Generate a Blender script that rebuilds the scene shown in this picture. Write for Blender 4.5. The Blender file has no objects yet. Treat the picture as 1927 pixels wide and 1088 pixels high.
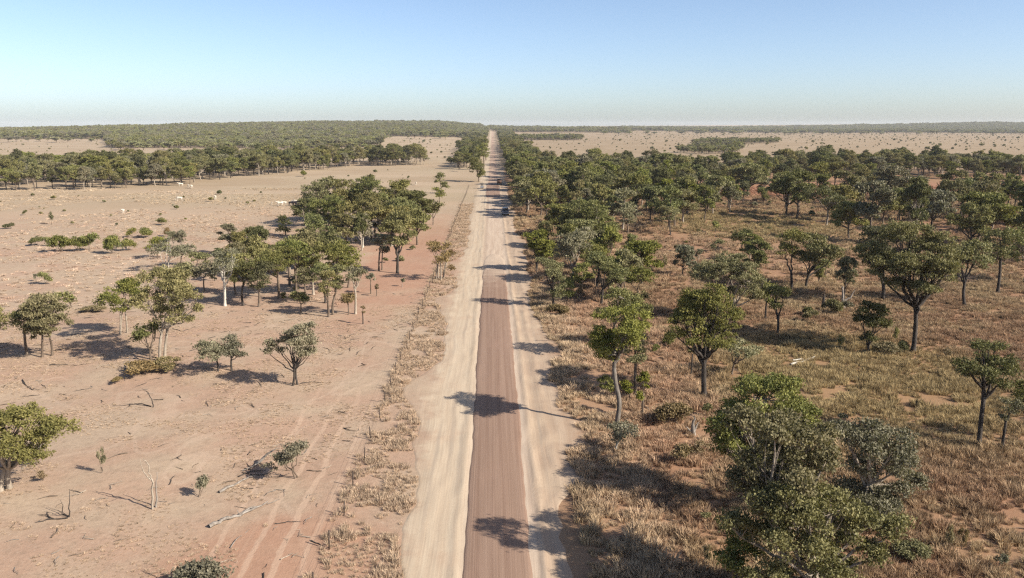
import bpy, bmesh, math, random
import numpy as np
from mathutils import Vector, Matrix, Euler

S = bpy.context.scene
COL = S.collection
R = math.radians

# ------------------------------------------------------------------ camera, light, exposure
cam_d = bpy.data.cameras.new('camera')
cam_d.sensor_width = 36.0
cam_d.lens = 27.72
cam_d.clip_start = 0.5
cam_d.clip_end = 60000
cam = bpy.data.objects.new('camera', cam_d)
cam.location = (0, 0, 25)
cam.rotation_euler = (R(78.35), 0, R(-1.41))
COL.objects.link(cam)
S.camera = cam

SUN_EL = R(33.5)
SUN_DIR = Vector((math.cos(R(28)) * math.cos(SUN_EL), -math.sin(R(28)) * math.cos(SUN_EL), math.sin(SUN_EL)))
world = bpy.data.worlds.new('World')
S.world = world
world.use_nodes = True
wn, wl = world.node_tree.nodes, world.node_tree.links
wn.clear()
sky = wn.new('ShaderNodeTexSky')
sky.sky_type = 'NISHITA'
sky.sun_disc = False
sky.sun_elevation = SUN_EL
sky.sun_rotation = R(118)
sky.altitude = 0
sky.air_density = 0.65
sky.dust_density = 1.1
sky.ozone_density = 1.2
bg = wn.new('ShaderNodeBackground')
bg.inputs['Strength'].default_value = 0.096
wo = wn.new('ShaderNodeOutputWorld')
wl.new(sky.outputs[0], bg.inputs[0])
wl.new(bg.outputs[0], wo.inputs[0])
sun_d = bpy.data.lights.new('sun', 'SUN')
sun_d.energy = 5.0
sun_d.angle = R(0.53)
sun_d.color = (1.0, 0.925, 0.80)
sun = bpy.data.objects.new('sun', sun_d)
sun.rotation_euler = SUN_DIR.to_track_quat('Z', 'Y').to_euler()
sun.location = (60, -30, 90)
COL.objects.link(sun)
S.view_settings.view_transform = 'Standard'
S.view_settings.look = 'None'
S.view_settings.exposure = 0.98
S.view_settings.gamma = 1.0
S.view_settings.use_curve_mapping = False
HAZE_DENSITY = 5.5e-5
S.cycles.use_denoising = False
S.cycles.pixel_filter_type = 'BLACKMAN_HARRIS'
S.cycles.filter_width = 1.3

# ------------------------------------------------------------------ where things stand (metres, x right, y along the road)
TREES = [('gum tree with brown trunk, left one of the touching pair near the left edge', -52.07, 86.11, 6.13, [(0.09, 4.03, 1.27, 1.45), (1.14, 5.05, 0.93, 1.08), (-0.34, 4.76, 0.69, 0.72)], 'olive', 'brown', {'fork': 0.57}),
 ('gum tree with pale forked foot, right one of the touching pair near the left edge', -49.59, 85.01, 7.37,
  [(0.83, 6.07, 1.94, 1.3), (2.15, 4.1, 1.38, 1.31), (-0.3, 3.81, 1.43, 1.31), (0.63, 2.9, 1.44, 0.84), (1.92, 5.59, 1.03, 0.95)], 'olive', 'brown', {'fork': 0.43, 'stems': ((-0.23, 0), (0.52, 0.6))}),
 ('small bright green tree standing behind the touching pair of gums', -59.69, 110.45, 2.62, [(-0.77, 1.7, 1.33, 0.92), (-0.09, 1.16, 0.74, 0.77)], 'green', 'brown', {'fork': 0.3}),
 ('gum tree cut by the left edge above its own shadow', -57.91, 89.05, 5.2, [(1.0, 3.96, 1.55, 1.24), (1.11, 2.52, 1.2, 0.88)], 'olive', 'brown', {'fork': 0.47}),
 ('gum with several thin pale trunks behind the big forked gum on the left', -45.75, 95.18, 7.12, [(0.71, 5.21, 1.92, 1.45), (-0.1, 3.56, 1.41, 1.0), (2.57, 4.54, 0.9, 1.46), (1.32, 6.2, 1.15, 0.92)], 'green', 'pale',
  {'fork': 0.51, 'stems': ((-0.19, 0), (0.45, 0.5), (0.13, -0.8))}),
 ('big pale trunked forked gum standing over the low brown bush on the left', -35.97, 83.07, 10.47,
  [(0.57, 8.98, 2.51, 1.49), (2.81, 7.7, 1.79, 1.61), (-0.33, 7.02, 1.79, 1.27), (0.92, 5.27, 1.69, 1.05), (4.12, 5.83, 0.79, 0.7), (3.01, 4.67, 1.02, 0.59), (4.45, 7.11, 0.79, 0.58), (2.29, 9.43, 1.23, 1.03)], 'olive',
  'pale', {'fork': 0.39, 'stems': ((-0.17, 0), (0.17, 0.3))}),
 ('small dark leaved tree just left of the big forked gum', -37.04, 82.9, 4.73, [(-0.37, 3.39, 1.07, 0.94), (0.6, 4.14, 0.56, 0.59), (-0.99, 2.8, 0.56, 0.59)], 'dark', 'brown', {'fork': 0.34}),
 ('grey green low tree, left of the two above the long dark shadow', -28.64, 79.3, 3.6, [(-0.46, 2.58, 1.41, 1.02), (0.6, 2.18, 0.87, 0.91), (-1.14, 2.98, 0.76, 0.57)], 'grey', 'dark', {'dens': 0.8, 'fork': 0.4}),
 ('grey green low tree, right of the two above the long dark shadow', -27.32, 79.63, 3.9, [(0.3, 2.64, 1.09, 1.03), (0.78, 1.72, 0.77, 0.69), (-0.09, 3.33, 0.76, 0.57)], 'grey', 'dark', {'dens': 0.8, 'fork': 0.38}),
 ('lone dark forked tree with open crown in the bare left paddock', -19.5, 74.45, 6.65,
  [(-1.71, 4.28, 1.02, 0.85), (-2.37, 3.54, 0.62, 0.48), (1.03, 4.69, 1.33, 1.06), (1.51, 6.02, 0.82, 0.63), (1.9, 3.62, 0.62, 0.48), (-0.23, 5.13, 0.72, 0.64), (0.58, 5.87, 0.51, 0.53), (1.21, 3.35, 0.72, 0.43)],
  'grey', 'dark', {'fork': 0.3, 'r0': 0.16, 'stems': ((-0.21, 0), (0.21, 0.3))}),
 ('pale feathery little tree leaning left over the dark broken log, lower left', -14.42, 53.73, 2.79, [(-0.19, 2.02, 0.76, 0.57), (-0.98, 1.54, 0.84, 0.49), (-1.69, 1.13, 0.69, 0.37), (0.28, 2.34, 0.49, 0.45)], 'grey',
  'brown', {'dens': 0.8, 'fork': 0.25, 'name': 'young_tree', 'stems': ((0.0, 0), (0.15, 0.2))}),
 ('large gum cut by the lower left edge with thick pale foot', -34.31, 52.01, 6.4,
  [(1.52, 5.1, 1.8, 1.08), (3.37, 4.03, 1.45, 1.01), (2.34, 2.95, 1.45, 0.7), (0.19, 3.17, 1.37, 0.86), (-1.07, 4.54, 1.62, 1.54), (4.17, 4.68, 0.79, 0.62), (1.97, 5.86, 1.08, 0.54)], 'olive', 'pale',
  {'fork': 0.28, 'r0': 0.3, 'stems': ((-0.22, 0), (0.22, 0.4))}),
 ('almost bare white barked tree rising behind the left gums', -57.43, 137.47, 6.47, [(-0.66, 3.96, 2.02, 1.49), (2.48, 3.2, 1.47, 1.31), (0.84, 5.35, 1.28, 1.12)], 'grey', 'white',
  {'dens': 0.35, 'fork': 0.25, 'stems': ((-0.18, 0), (0.46, 0.4))}),
 ('slender leaning white trunked gum at the edge of deep shade on the left', -38.23, 110.6, 8.49, [(0.57, 5.76, 1.64, 1.21), (-0.59, 7.13, 1.04, 1.06), (1.64, 7.28, 0.89, 1.21)], 'grey', 'white',
  {'dens': 0.7, 'fork': 0.5}),
 ('thin leafy tree, left of the two slim trunks before the left clump', -22.03, 103.46, 6.8, [(-0.32, 3.72, 0.92, 1.59), (0.33, 5.51, 1.12, 1.29)], 'olive', 'brown', {'fork': 0.36}),
 ('thin leafy tree, right of the two slim trunks before the left clump', -21.7, 104.68, 7.01, [(0.69, 4.19, 0.93, 1.46), (1.05, 6.0, 0.92, 1.01)], 'olive', 'brown', {'fork': 0.34}),
 ('small sapling with yellow brown leaves before the left clump', -19.61, 104.63, 3.17, [(0.03, 2.36, 0.86, 0.81), (-0.21, 1.92, 0.72, 0.59)], 'brown', 'brown', {'fork': 0.57}),
 ('slim forked tree with small crown at the right end of the left clump', -18.72, 104.91, 6.68, [(0.07, 5.22, 0.93, 0.87), (1.02, 5.95, 0.71, 0.65), (-0.4, 6.1, 0.57, 0.58)], 'grey', 'pale', {'fork': 0.56}),
 ('tiny nearly leafless sapling with its own line of shadow on bare pink soil', -16.86, 99.55, 2.47, [(0.0, 1.91, 0.41, 0.56)], 'brown', 'dark', {'dens': 0.35, 'fork': 0.7}),
 ('bushy little green tree leaning at the front of the left clump', -26.24, 105.41, 3.25, [(-0.16, 2.37, 1.22, 0.88), (0.53, 1.85, 0.86, 0.74)], 'green', 'brown', {'fork': 0.49}),
 ('tiny dark sapling in front of the left clump', -30.44, 112.49, 1.58, [(0.06, 1.03, 0.38, 0.55)], 'dark', 'brown', {'fork': 0.45}),
 ('small pale sapling on bare soil right of the left clump', -18.62, 118.14, 3.21, [(0.09, 2.39, 0.64, 0.82)], 'grey', 'brown', {'dens': 0.6, 'fork': 0.64}),
 ('thin little sapling farther right on the same bare soil', -17.45, 116.19, 1.95, [(0.05, 1.38, 0.32, 0.57)], 'brown', 'brown', {'dens': 0.6, 'fork': 0.57}),
 ('darkest tree at the left end of the dense left clump', -35.69, 110.88, 6.92, [(0.07, 4.33, 1.8, 1.83), (1.28, 5.7, 1.34, 1.22)], 'dark', 'dark', {'fork': 0.51, 'group': 'trees packed in the left clump'}),
 ('dark and ragged tree second from the left end of the dense left clump', -33.29, 110.14, 6.65, [(0.08, 3.54, 1.64, 1.68), (1.09, 5.44, 1.34, 1.21)], 'dark', 'brown',
  {'fork': 0.43, 'group': 'trees packed in the left clump'}),
 ('broad and bright tree at the top left of the dense left clump', -31.83, 115.42, 8.29, [(0.1, 5.69, 2.49, 2.05), (-1.29, 4.5, 1.4, 1.43), (1.57, 6.87, 1.71, 1.42)], 'green', 'brown',
  {'fork': 0.52, 'group': 'trees packed in the left clump'}),
 ('bright round tree in the middle of the dense left clump', -29.66, 116.87, 8.71, [(0.56, 5.83, 2.52, 2.24), (-0.53, 7.44, 1.73, 1.27)], 'green', 'brown', {'fork': 0.56, 'group': 'trees packed in the left clump'}),
 ('pale trunked olive tree in the middle of the dense left clump', -27.28, 117.96, 8.15, [(0.94, 6.05, 2.39, 2.1), (-0.57, 4.43, 1.75, 1.62)], 'olive', 'pale', {'fork': 0.49, 'group': 'trees packed in the left clump'}),
 ('tall green tree at the upper right of the dense left clump', -24.27, 119.85, 8.26, [(0.77, 6.3, 2.26, 1.96), (1.67, 4.74, 1.46, 1.48)], 'green', 'brown', {'fork': 0.54, 'group': 'trees packed in the left clump'}),
 ('yellow green tree at the right end of the dense left clump', -22.97, 123.11, 6.8, [(0.75, 3.93, 1.33, 1.69), (0.23, 5.62, 1.33, 1.18)], 'yellow', 'brown', {'fork': 0.48, 'group': 'trees packed in the left clump'}),
 ('low olive tree at the very back of the dense left clump', -32.77, 125.49, 7.94, [(-0.05, 6.57, 2.02, 1.37)], 'olive', 'brown', {'fork': 0.75, 'group': 'trees packed in the left clump'}),
 ('thick green front tree at the right front of the dense left clump', -24.28, 111.98, 6.16, [(-0.33, 4.3, 1.67, 1.86)], 'green', 'dark', {'fork': 0.55, 'group': 'trees packed in the left clump'}),
 ('rounded olive front tree at the centre front of the dense left clump', -26.96, 111.35, 5.58, [(-0.01, 4.04, 1.51, 1.54)], 'olive', 'brown', {'fork': 0.6, 'group': 'trees packed in the left clump'}),
 ('grey low tree beside the almost bare white barked tree', -56.8, 142.81, 4.2, [(0.7, 2.64, 2.1, 1.56)], 'grey', 'brown', {'fork': 0.41, 'group': 'low olive trees left of the clump'}),
 ('green low tree right of the almost bare white barked tree', -52.9, 139.99, 3.36, [(0.33, 1.83, 1.69, 1.53)], 'green', 'brown', {'fork': 0.24, 'group': 'low olive trees left of the clump'}),
 ('olive low tree in front of the white trunked leaning gum', -44.68, 120.76, 4.42, [(0.05, 2.76, 1.79, 1.66)], 'grey', 'brown', {'fork': 0.4, 'group': 'low olive trees left of the clump'}),
 ('yellow green low tree at the left end of the olive row', -64.36, 151.2, 4.32, [(0.34, 2.68, 2.01, 1.64)], 'yellow', 'brown', {'fork': 0.39, 'group': 'low olive trees left of the clump'}),
 ('olive low tree below the almost bare white barked tree', -48.03, 122.06, 4.3, [(0.23, 2.79, 1.8, 1.51)], 'olive', 'brown', {'fork': 0.45, 'group': 'low olive trees left of the clump'}),
 ('olive low tree above the slender white trunked gum', -44.92, 135.64, 5.67, [(0.28, 4.01, 1.82, 1.66)], 'olive', 'brown', {'fork': 0.56, 'group': 'low olive trees left of the clump'}),
 ('grey low tree just left of the slender white trunked gum', -45.68, 128.48, 3.89, [(0.46, 2.66, 1.21, 1.23)], 'grey', 'brown', {'fork': 0.52, 'group': 'low olive trees left of the clump'}),
 ('olive low tree at the right end of the olive row', -47.85, 149.57, 3.48, [(0.44, 2.05, 1.8, 1.43)], 'olive', 'brown', {'fork': 0.33, 'group': 'low olive trees left of the clump'}),
 ('yellow green low tree at the right end of the olive row', -43.59, 143.6, 3.54, [(-0.05, 2.17, 1.93, 1.37)], 'yellow', 'brown', {'fork': 0.38, 'group': 'low olive trees left of the clump'}),
 ('olive gum at the top left of the big clump left of the road', -45.62, 207.41, 12.04, [(0.0, 8.47, 3.3, 3.02), (-1.77, 5.99, 2.48, 2.21), (1.87, 10.12, 2.47, 1.92)], 'olive', 'brown',
  {'fork': 0.46, 'group': 'gums of the big dark clump left of the road'}),
 ('pale trunked gum at the top of the big clump left of the road', -41.16, 213.25, 12.09, [(1.08, 8.56, 3.97, 2.82), (-1.68, 10.12, 2.83, 1.97)], 'olive', 'pale',
  {'fork': 0.62, 'group': 'gums of the big dark clump left of the road'}),
 ('green gum at the top middle of the big clump left of the road', -33.43, 209.45, 12.31, [(1.04, 9.26, 3.9, 3.05), (-1.81, 7.59, 2.79, 2.5)], 'green', 'brown',
  {'fork': 0.56, 'group': 'gums of the big dark clump left of the road'}),
 ('olive gum at the top right of the big clump left of the road', -26.79, 206.95, 11.76, [(1.64, 8.47, 3.31, 2.75), (4.02, 9.84, 2.21, 1.92)], 'olive', 'brown',
  {'fork': 0.64, 'group': 'gums of the big dark clump left of the road'}),
 ('dark green gum at the left side of the big clump left of the road', -36.05, 176.54, 10.34, [(-1.72, 6.21, 4.01, 3.31), (1.19, 7.98, 2.82, 2.36)], 'green', 'dark',
  {'fork': 0.43, 'group': 'gums of the big dark clump left of the road'}),
 ('pale trunked gum in the middle of the big clump left of the road', -31.15, 172.3, 9.07, [(0.25, 6.07, 3.46, 3.0), (-1.58, 3.75, 2.54, 2.32)], 'olive', 'pale',
  {'fork': 0.31, 'group': 'gums of the big dark clump left of the road'}),
 ('broad olive gum in the middle of the big clump left of the road', -26.85, 174.64, 11.06, [(0.83, 6.97, 3.51, 3.27), (-0.85, 8.73, 2.56, 2.33)], 'olive', 'brown',
  {'fork': 0.48, 'group': 'gums of the big dark clump left of the road'}),
 ('green gum at the right side of the big clump left of the road', -19.0, 172.81, 10.39, [(0.18, 6.56, 3.01, 3.24), (1.62, 4.23, 1.63, 2.1), (-1.28, 8.31, 2.31, 2.08)], 'green', 'brown',
  {'fork': 0.36, 'group': 'gums of the big dark clump left of the road'}),
 ('dark green gum at the lower left of the big clump left of the road', -35.7, 161.08, 7.65, [(0.52, 4.06, 2.81, 1.96), (-1.34, 5.7, 1.94, 1.95)], 'green', 'dark',
  {'fork': 0.42, 'group': 'gums of the big dark clump left of the road'}),
 ('olive gum right of the middle of the big clump left of the road', -24.28, 187.0, 7.57, [(-0.47, 5.06, 2.51, 2.51)], 'olive', 'brown', {'fork': 0.49, 'group': 'gums of the big dark clump left of the road'}),
 ('gum with a leaning pale trunk at the near side of the big clump', -27.23, 164.48, 7.26, [(-0.35, 5.26, 2.21, 2.0), (0.89, 3.03, 1.11, 1.12)], 'grey', 'white', {'fork': 0.34}),
 ('slim tree with thin trunk below the big clump, left of its neighbour', -20.13, 137.59, 6.8, [(0.17, 4.92, 1.49, 0.94), (1.03, 5.86, 1.11, 0.94)], 'grey', 'brown', {'fork': 0.49}),
 ('short slim tree just right of the thin trunked one below the big clump', -19.71, 138.64, 4.48, [(0.59, 3.63, 1.03, 0.85)], 'grey', 'brown', {'fork': 0.75}),
 ('large dark trunked gum at the lower right corner of the big clump', -16.6, 135.44, 11.28, [(0.35, 5.78, 1.65, 1.29), (-0.67, 8.27, 2.19, 1.83), (2.03, 6.88, 1.37, 1.1), (0.92, 9.64, 1.82, 1.64)], 'olive', 'dark',
  {'fork': 0.32}),
 ('little sapling at the foot of the large dark trunked gum', -18.41, 148.23, 1.12, [(0.82, 0.41, 0.7, 0.71)], 'olive', 'brown', {'fork': 0.12}),
 ('dark narrow tree with grey shade at the left end of the big clump', -48.46, 184.79, 4.86, [(0.04, 2.87, 1.48, 1.99), (-0.54, 1.38, 1.48, 1.0)], 'dark', 'dark', {'fork': 0.23}),
 ('open tree standing alone between the big clump and the fence', -15.47, 204.39, 6.47, [(-0.33, 3.87, 1.92, 1.65), (1.47, 4.82, 1.65, 1.37), (-1.26, 5.24, 1.23, 1.23)], 'olive', 'brown', {'fork': 0.28}),
 ('dark small tree on bare ground beyond the open one near the fence', -17.71, 264.01, 5.47, [(0.41, 2.83, 2.12, 1.41), (-0.8, 4.24, 1.41, 1.23)], 'green', 'brown', {'fork': 0.41}),
 ('upright small tree seen just above the dark small one near the fence', -19.62, 302.45, 8.03, [(-0.3, 5.63, 2.02, 2.4), (1.07, 3.22, 1.82, 1.61)], 'green', 'brown', {'fork': 0.35}),
 ('sparse brownish many stemmed tree standing over the left roadside grass', -9.24, 128.96, 7.12, [(0.01, 5.27, 1.22, 1.24), (1.39, 3.75, 1.23, 1.42), (-0.84, 6.42, 0.79, 0.7), (1.77, 5.79, 0.7, 0.71)], 'brown', 'pale',
  {'dens': 0.5, 'fork': 0.47, 'stems': ((-0.26, 0), (0.18, 0.5), (0.62, -0.4))}),
 ('thin pale stemmed sapling right beside the sparse brownish tree', -8.27, 130.34, 5.23, [(1.22, 4.15, 0.89, 1.08), (1.55, 2.17, 0.71, 0.9)], 'brown', 'pale', {'dens': 0.35, 'fork': 0.5}),
 ('little bare grey sapling left of the sparse brownish tree', -14.38, 122.9, 1.54, [(-0.06, 0.94, 0.59, 0.6)], 'grey', 'grey', {'dens': 0.3, 'fork': 0.37}),
 ('tall tree at the bend of the left fence beside the far road', -6.31, 367.11, 11.63, [(-0.92, 6.56, 3.67, 3.86), (1.25, 3.41, 1.96, 1.94), (-2.12, 9.46, 2.2, 2.17)], 'green', 'brown', {'fork': 0.21}),
 ('tree behind the fence bend tree on the left of the far road', -5.17, 466.95, 15.62, [(0.07, 10.13, 3.41, 5.49)], 'green', 'brown', {'fork': 0.45}),
 ('far slim tree on the left side of the road near the notch', -4.6, 599.74, 18.02, [(-1.11, 12.56, 3.57, 5.46)], 'green', 'brown', {'fork': 0.54}),
 ('small tree left of the fence bend tree in the straw plain', -12.8, 450.48, 9.48, [(0.07, 6.82, 2.09, 2.66)], 'dark', 'brown', {'fork': 0.59}),
 ('wide low tree standing alone at the right end of the far left band', -48.81, 526.24, 14.11, [(-0.48, 8.96, 4.87, 4.8), (3.65, 7.24, 2.78, 4.12), (-2.85, 11.37, 2.78, 2.74)], 'olive', 'pale',
  {'fork': 0.37, 'stems': ((-1.74, 0), (1.74, 0.5))}),
 ('second last tree at the right end of the far left band', -62.64, 519.41, 13.92, [(-1.42, 9.86, 5.48, 4.06), (2.59, 6.47, 4.12, 3.39)], 'green', 'brown', {'fork': 0.37}),
 ('dark trunked tall gum with wide rounded crown in the right middle ground', 19.83, 70.22, 10.97,
  [(0.49, 9.88, 1.28, 1.09), (-0.67, 8.53, 2.07, 1.3), (1.64, 7.71, 1.48, 1.51), (-2.2, 7.54, 1.58, 1.11), (-2.88, 6.12, 1.09, 0.71), (0.69, 6.0, 1.89, 0.91), (-1.21, 9.64, 1.08, 0.9)], 'green', 'dark',
  {'fork': 0.39, 'r0': 0.27}),
 ('twisted grey trunked gum leaning over the right road verge with yellow green crown', 10.38, 62.71, 10.77,
  [(-0.25, 9.44, 1.58, 0.9), (1.26, 9.97, 1.05, 0.8), (-1.18, 7.73, 1.23, 1.09), (0.32, 7.95, 1.23, 1.0), (-1.05, 6.27, 0.8, 0.55), (1.82, 9.16, 0.66, 0.72), (-1.74, 7.28, 0.71, 0.73)], 'yellow', 'greybrown',
  {'dens': 1.1, 'fat': 1.3, 'fork': 0.68, 'r0': 0.22, 'via': ((0.0, 0.0), (0.3, 2.17), (-0.1, 3.81), (-0.28, 5.53), (0.27, 6.44))}),
 ('green gum behind the twisted gum, its crown showing above that yellow green crown', 12.85, 82.46, 8.05, [(0.68, 7.0, 1.49, 1.05), (1.97, 6.0, 1.15, 0.94), (-0.82, 5.25, 1.03, 0.82)], 'green', 'brown', {'fork': 0.7}),
 ('olive tree directly right of and behind the twisted grey trunk', 13.43, 70.68, 6.43, [(-0.18, 5.51, 1.19, 0.92), (-1.23, 4.29, 0.9, 0.72), (0.46, 4.38, 0.7, 0.72)], 'olive', 'brown', {'fork': 0.71}),
 ('leafy green sapling low against the left side of the twisted trunk', 11.07, 70.44, 2.2, [(-0.49, 1.37, 0.65, 0.83)], 'yellow', 'brown', {'fork': 0.4}),
 ('leafy green sapling low against the right side of the twisted trunk', 12.77, 69.8, 1.82, [(-0.33, 1.15, 0.55, 0.67)], 'yellow', 'brown', {'fork': 0.41}),
 ('upright thin sapling right of the twisted trunk', 13.04, 64.87, 4.17, [(-0.02, 3.21, 0.51, 0.96), (-0.16, 2.1, 0.32, 0.48)], 'yellow', 'brown', {'dens': 0.7, 'fork': 0.54}),
 ('small grey green tree with crooked white stem at the edge of the right verge', 9.6, 57.93, 2.73, [(0.32, 1.94, 1.25, 0.79), (0.01, 1.37, 0.75, 0.53)], 'grey', 'white', {'fork': 0.23, 'name': 'young_tree'}),
 ('thick short trunked tree hidden behind the twisted gum', 17.14, 86.99, 6.25, [(-0.21, 4.45, 1.34, 0.99), (-1.03, 5.39, 1.09, 0.86)], 'green', 'dark', {'fork': 0.26}),
 ('tree with straight thin trunk in the roadside clump, standing on red grass', 15.5, 109.62, 7.91, [(0.32, 5.7, 1.81, 1.52), (2.38, 4.78, 1.36, 1.38), (-1.06, 6.85, 1.2, 1.06)], 'green', 'dark', {'fork': 0.38}),
 ('round low tree at the right end of the roadside clump', 21.57, 114.48, 5.07, [(0.28, 3.63, 2.22, 1.44), (-1.28, 2.83, 1.43, 1.12)], 'green', 'brown', {'fork': 0.32}),
 ('olive shrubby tree behind the dead limb of the twisted gum', 18.89, 103.68, 3.6, [(-0.07, 2.36, 1.3, 1.03), (1.36, 2.72, 0.87, 0.88)], 'olive', 'brown', {'fork': 0.52}),
 ('leaning dark tree at the left front of the roadside clump', 8.56, 108.43, 7.45, [(-0.21, 5.57, 1.34, 1.2), (0.71, 3.67, 1.2, 1.36), (-1.56, 6.7, 0.89, 0.75), (0.43, 1.99, 1.05, 1.07)], 'olive', 'dark',
  {'fork': 0.39}),
 ('tall grey tree with a pale lower trunk in the roadside clump', 12.88, 126.13, 9.41, [(0.24, 6.74, 2.41, 2.07), (-1.29, 5.01, 1.73, 1.56), (1.77, 8.03, 1.72, 1.38)], 'grey', 'pale', {'fork': 0.35}),
 ('small spreading tree at the road edge left of the roadside clump', 9.22, 139.53, 3.19, [(-0.4, 2.03, 1.34, 1.16)], 'green', 'brown', {'fork': 0.42}),
 ('round yellow green sapling under the roadside clump', 10.55, 110.43, 3.59, [(0.04, 2.5, 1.07, 1.09), (0.28, 1.56, 0.92, 0.78)], 'yellow', 'brown', {'fork': 0.37}),
 ('bright green crowned tree in the middle of the roadside clump', 15.51, 129.28, 6.72, [(0.17, 4.94, 2.3, 1.78), (1.35, 3.6, 1.78, 1.61)], 'green', 'brown', {'fork': 0.45}),
 ('tree leaning right in the upper part of the roadside clump', 16.15, 120.48, 7.47, [(0.37, 5.64, 1.82, 1.83), (2.23, 4.21, 1.33, 1.34)], 'green', 'dark', {'fork': 0.53}),
 ('wide spreading gum with pale limbs behind the dark trunked tall gum', 31.86, 99.78, 9.17,
  [(-2.26, 6.81, 3.05, 1.53), (0.83, 6.1, 2.36, 1.68), (-4.32, 6.33, 1.94, 1.12), (2.38, 3.48, 1.26, 1.13), (-0.44, 3.99, 1.95, 0.85), (-0.82, 8.2, 1.94, 0.97)], 'olive', 'pale', {'fork': 0.23}),
 ('slim tree at the right of the wide spreading gum', 35.9, 100.26, 5.15, [(-0.2, 3.02, 1.13, 1.42), (0.13, 4.44, 0.7, 0.71)], 'green', 'dark', {'fork': 0.46}),
 ('sparse grey tree touching the right side of the dark trunked tall gum', 24.45, 76.92, 4.17, [(0.91, 3.16, 1.53, 1.01), (-0.26, 2.61, 0.76, 0.67), (1.78, 2.31, 0.77, 0.56)], 'grey', 'brown',
  {'dens': 0.55, 'fork': 0.35}),
 ('thin lone sapling on red grass left of the dark trunked tall gum', 20.22, 76.67, 3.26, [(0.1, 2.59, 0.49, 0.67)], 'olive', 'dark', {'dens': 0.45, 'fork': 0.74}),
 ('slim dark trunked tree at the left of the broad shade patch', 35.0, 93.19, 6.6, [(-1.1, 5.55, 1.31, 1.05), (0.37, 5.02, 1.05, 1.19), (-0.31, 3.56, 0.72, 0.67)], 'green', 'dark', {'fork': 0.39}),
 ('dense dark round headed tree standing in front of the broad crowned gum', 42.15, 84.63, 6.25, [(-0.1, 5.04, 1.5, 1.21), (0.43, 3.82, 1.32, 0.85), (-0.78, 3.95, 0.96, 0.85), (0.12, 1.98, 0.72, 0.74)], 'dark', 'dark',
  {'dens': 1.5, 'fork': 0.19}),
 ('broad crowned gum with one straight dark trunk, the widest on the right', 47.53, 84.93, 15.1,
  [(-3.31, 10.03, 2.86, 1.78), (0.27, 11.09, 2.86, 1.89), (-1.88, 13.58, 2.48, 1.52), (2.63, 9.17, 1.56, 1.2), (-2.05, 8.23, 2.51, 0.84), (-5.22, 11.41, 1.78, 1.42), (1.15, 12.86, 1.78, 1.29)], 'olive', 'dark',
  {'fork': 0.43, 'r0': 0.28}),
 ('gum with a leaning dark trunk just left behind the broad crowned gum', 56.62, 110.7, 11.65, [(-0.26, 5.96, 2.48, 1.86), (-2.28, 7.67, 2.16, 1.69), (-1.34, 9.97, 2.46, 1.68)], 'dark', 'dark', {'fork': 0.29}),
 ('gum with bent dark trunk right of the broad crowned gum', 66.86, 107.33, 9.71, [(0.28, 6.64, 2.42, 1.35), (-1.74, 7.77, 1.66, 1.35), (1.18, 8.51, 1.66, 1.2)], 'olive', 'dark', {'fork': 0.45}),
 ('upright dark trunked gum in the deep shade near the right edge', 77.15, 116.17, 9.97, [(-0.91, 5.93, 1.8, 1.63), (-0.24, 8.36, 2.28, 1.61)], 'dark', 'dark', {'fork': 0.58}),
 ('gum with pale leaning trunk cut by the right edge', 86.83, 124.31, 8.91, [(-1.98, 6.32, 3.32, 2.59), (0.44, 4.57, 2.63, 2.17)], 'green', 'pale', {'fork': 0.42}),
 ('gum with forked dark trunk and flat crown left of the broad crowned gum', 49.22, 120.49, 9.17, [(1.54, 6.17, 2.68, 1.5), (4.09, 5.74, 1.51, 1.34), (0.16, 7.84, 2.34, 1.33), (-1.33, 5.34, 1.51, 1.17)], 'olive', 'dark',
  {'fork': 0.31}),
 ('slender gum left of the flat crowned one in the right wood', 46.44, 118.92, 9.8, [(-1.29, 6.43, 1.81, 1.32), (-0.45, 8.49, 1.81, 1.31)], 'olive', 'dark', {'fork': 0.36}),
 ('young leafy tree between the flat crowned gum and the stump', 56.2, 129.7, 3.55, [(-0.01, 2.37, 1.45, 1.18)], 'green', 'brown', {'fork': 0.49}),
 ('dark crooked tree with clumped foliage standing alone near the right edge', 38.08, 57.23, 8.91,
  [(-0.51, 8.28, 0.83, 0.63), (0.64, 7.0, 1.25, 1.02), (-1.77, 6.77, 1.0, 0.68), (1.59, 6.06, 0.58, 0.51), (-0.13, 5.9, 1.08, 0.6), (0.59, 8.4, 0.58, 0.51)], 'dark', 'dark',
  {'fork': 0.74, 'r0': 0.2, 'via': ((0.0, 0.0), (0.07, 2.17), (0.24, 3.91), (0.27, 4.99))}),
 ('thin stemmed grey tree right of the crooked tree', 39.75, 56.98, 4.5, [(0.22, 3.55, 0.75, 0.95), (-0.17, 2.69, 0.42, 0.52)], 'grey', 'dark', {'dens': 0.7, 'fork': 0.63}),
 ('dark tree cut by the right edge beside the crooked tree', 42.82, 58.27, 5.35, [(-1.05, 4.3, 0.94, 1.05), (-0.09, 3.49, 1.07, 1.1)], 'dark', 'dark', {'fork': 0.6}),
 ('large dense green gum in the lower right, highest of the near crowns', 17.8, 48.14, 9.62,
  [(-0.24, 8.04, 2.01, 1.08), (-1.58, 6.13, 1.61, 1.31), (0.81, 8.9, 1.11, 0.72), (-2.38, 4.29, 1.05, 1.33), (1.58, 6.83, 1.47, 1.23), (-0.38, 4.83, 1.62, 1.03), (-3.24, 5.96, 0.84, 1.09)], 'green', 'pale',
  {'dens': 1.3, 'fat': 1.2, 'fork': 0.27, 'r0': 0.24}),
 ('leafy gum leaning between the highest near crown and the bottom edge', 15.52, 38.73, 10.76,
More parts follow.
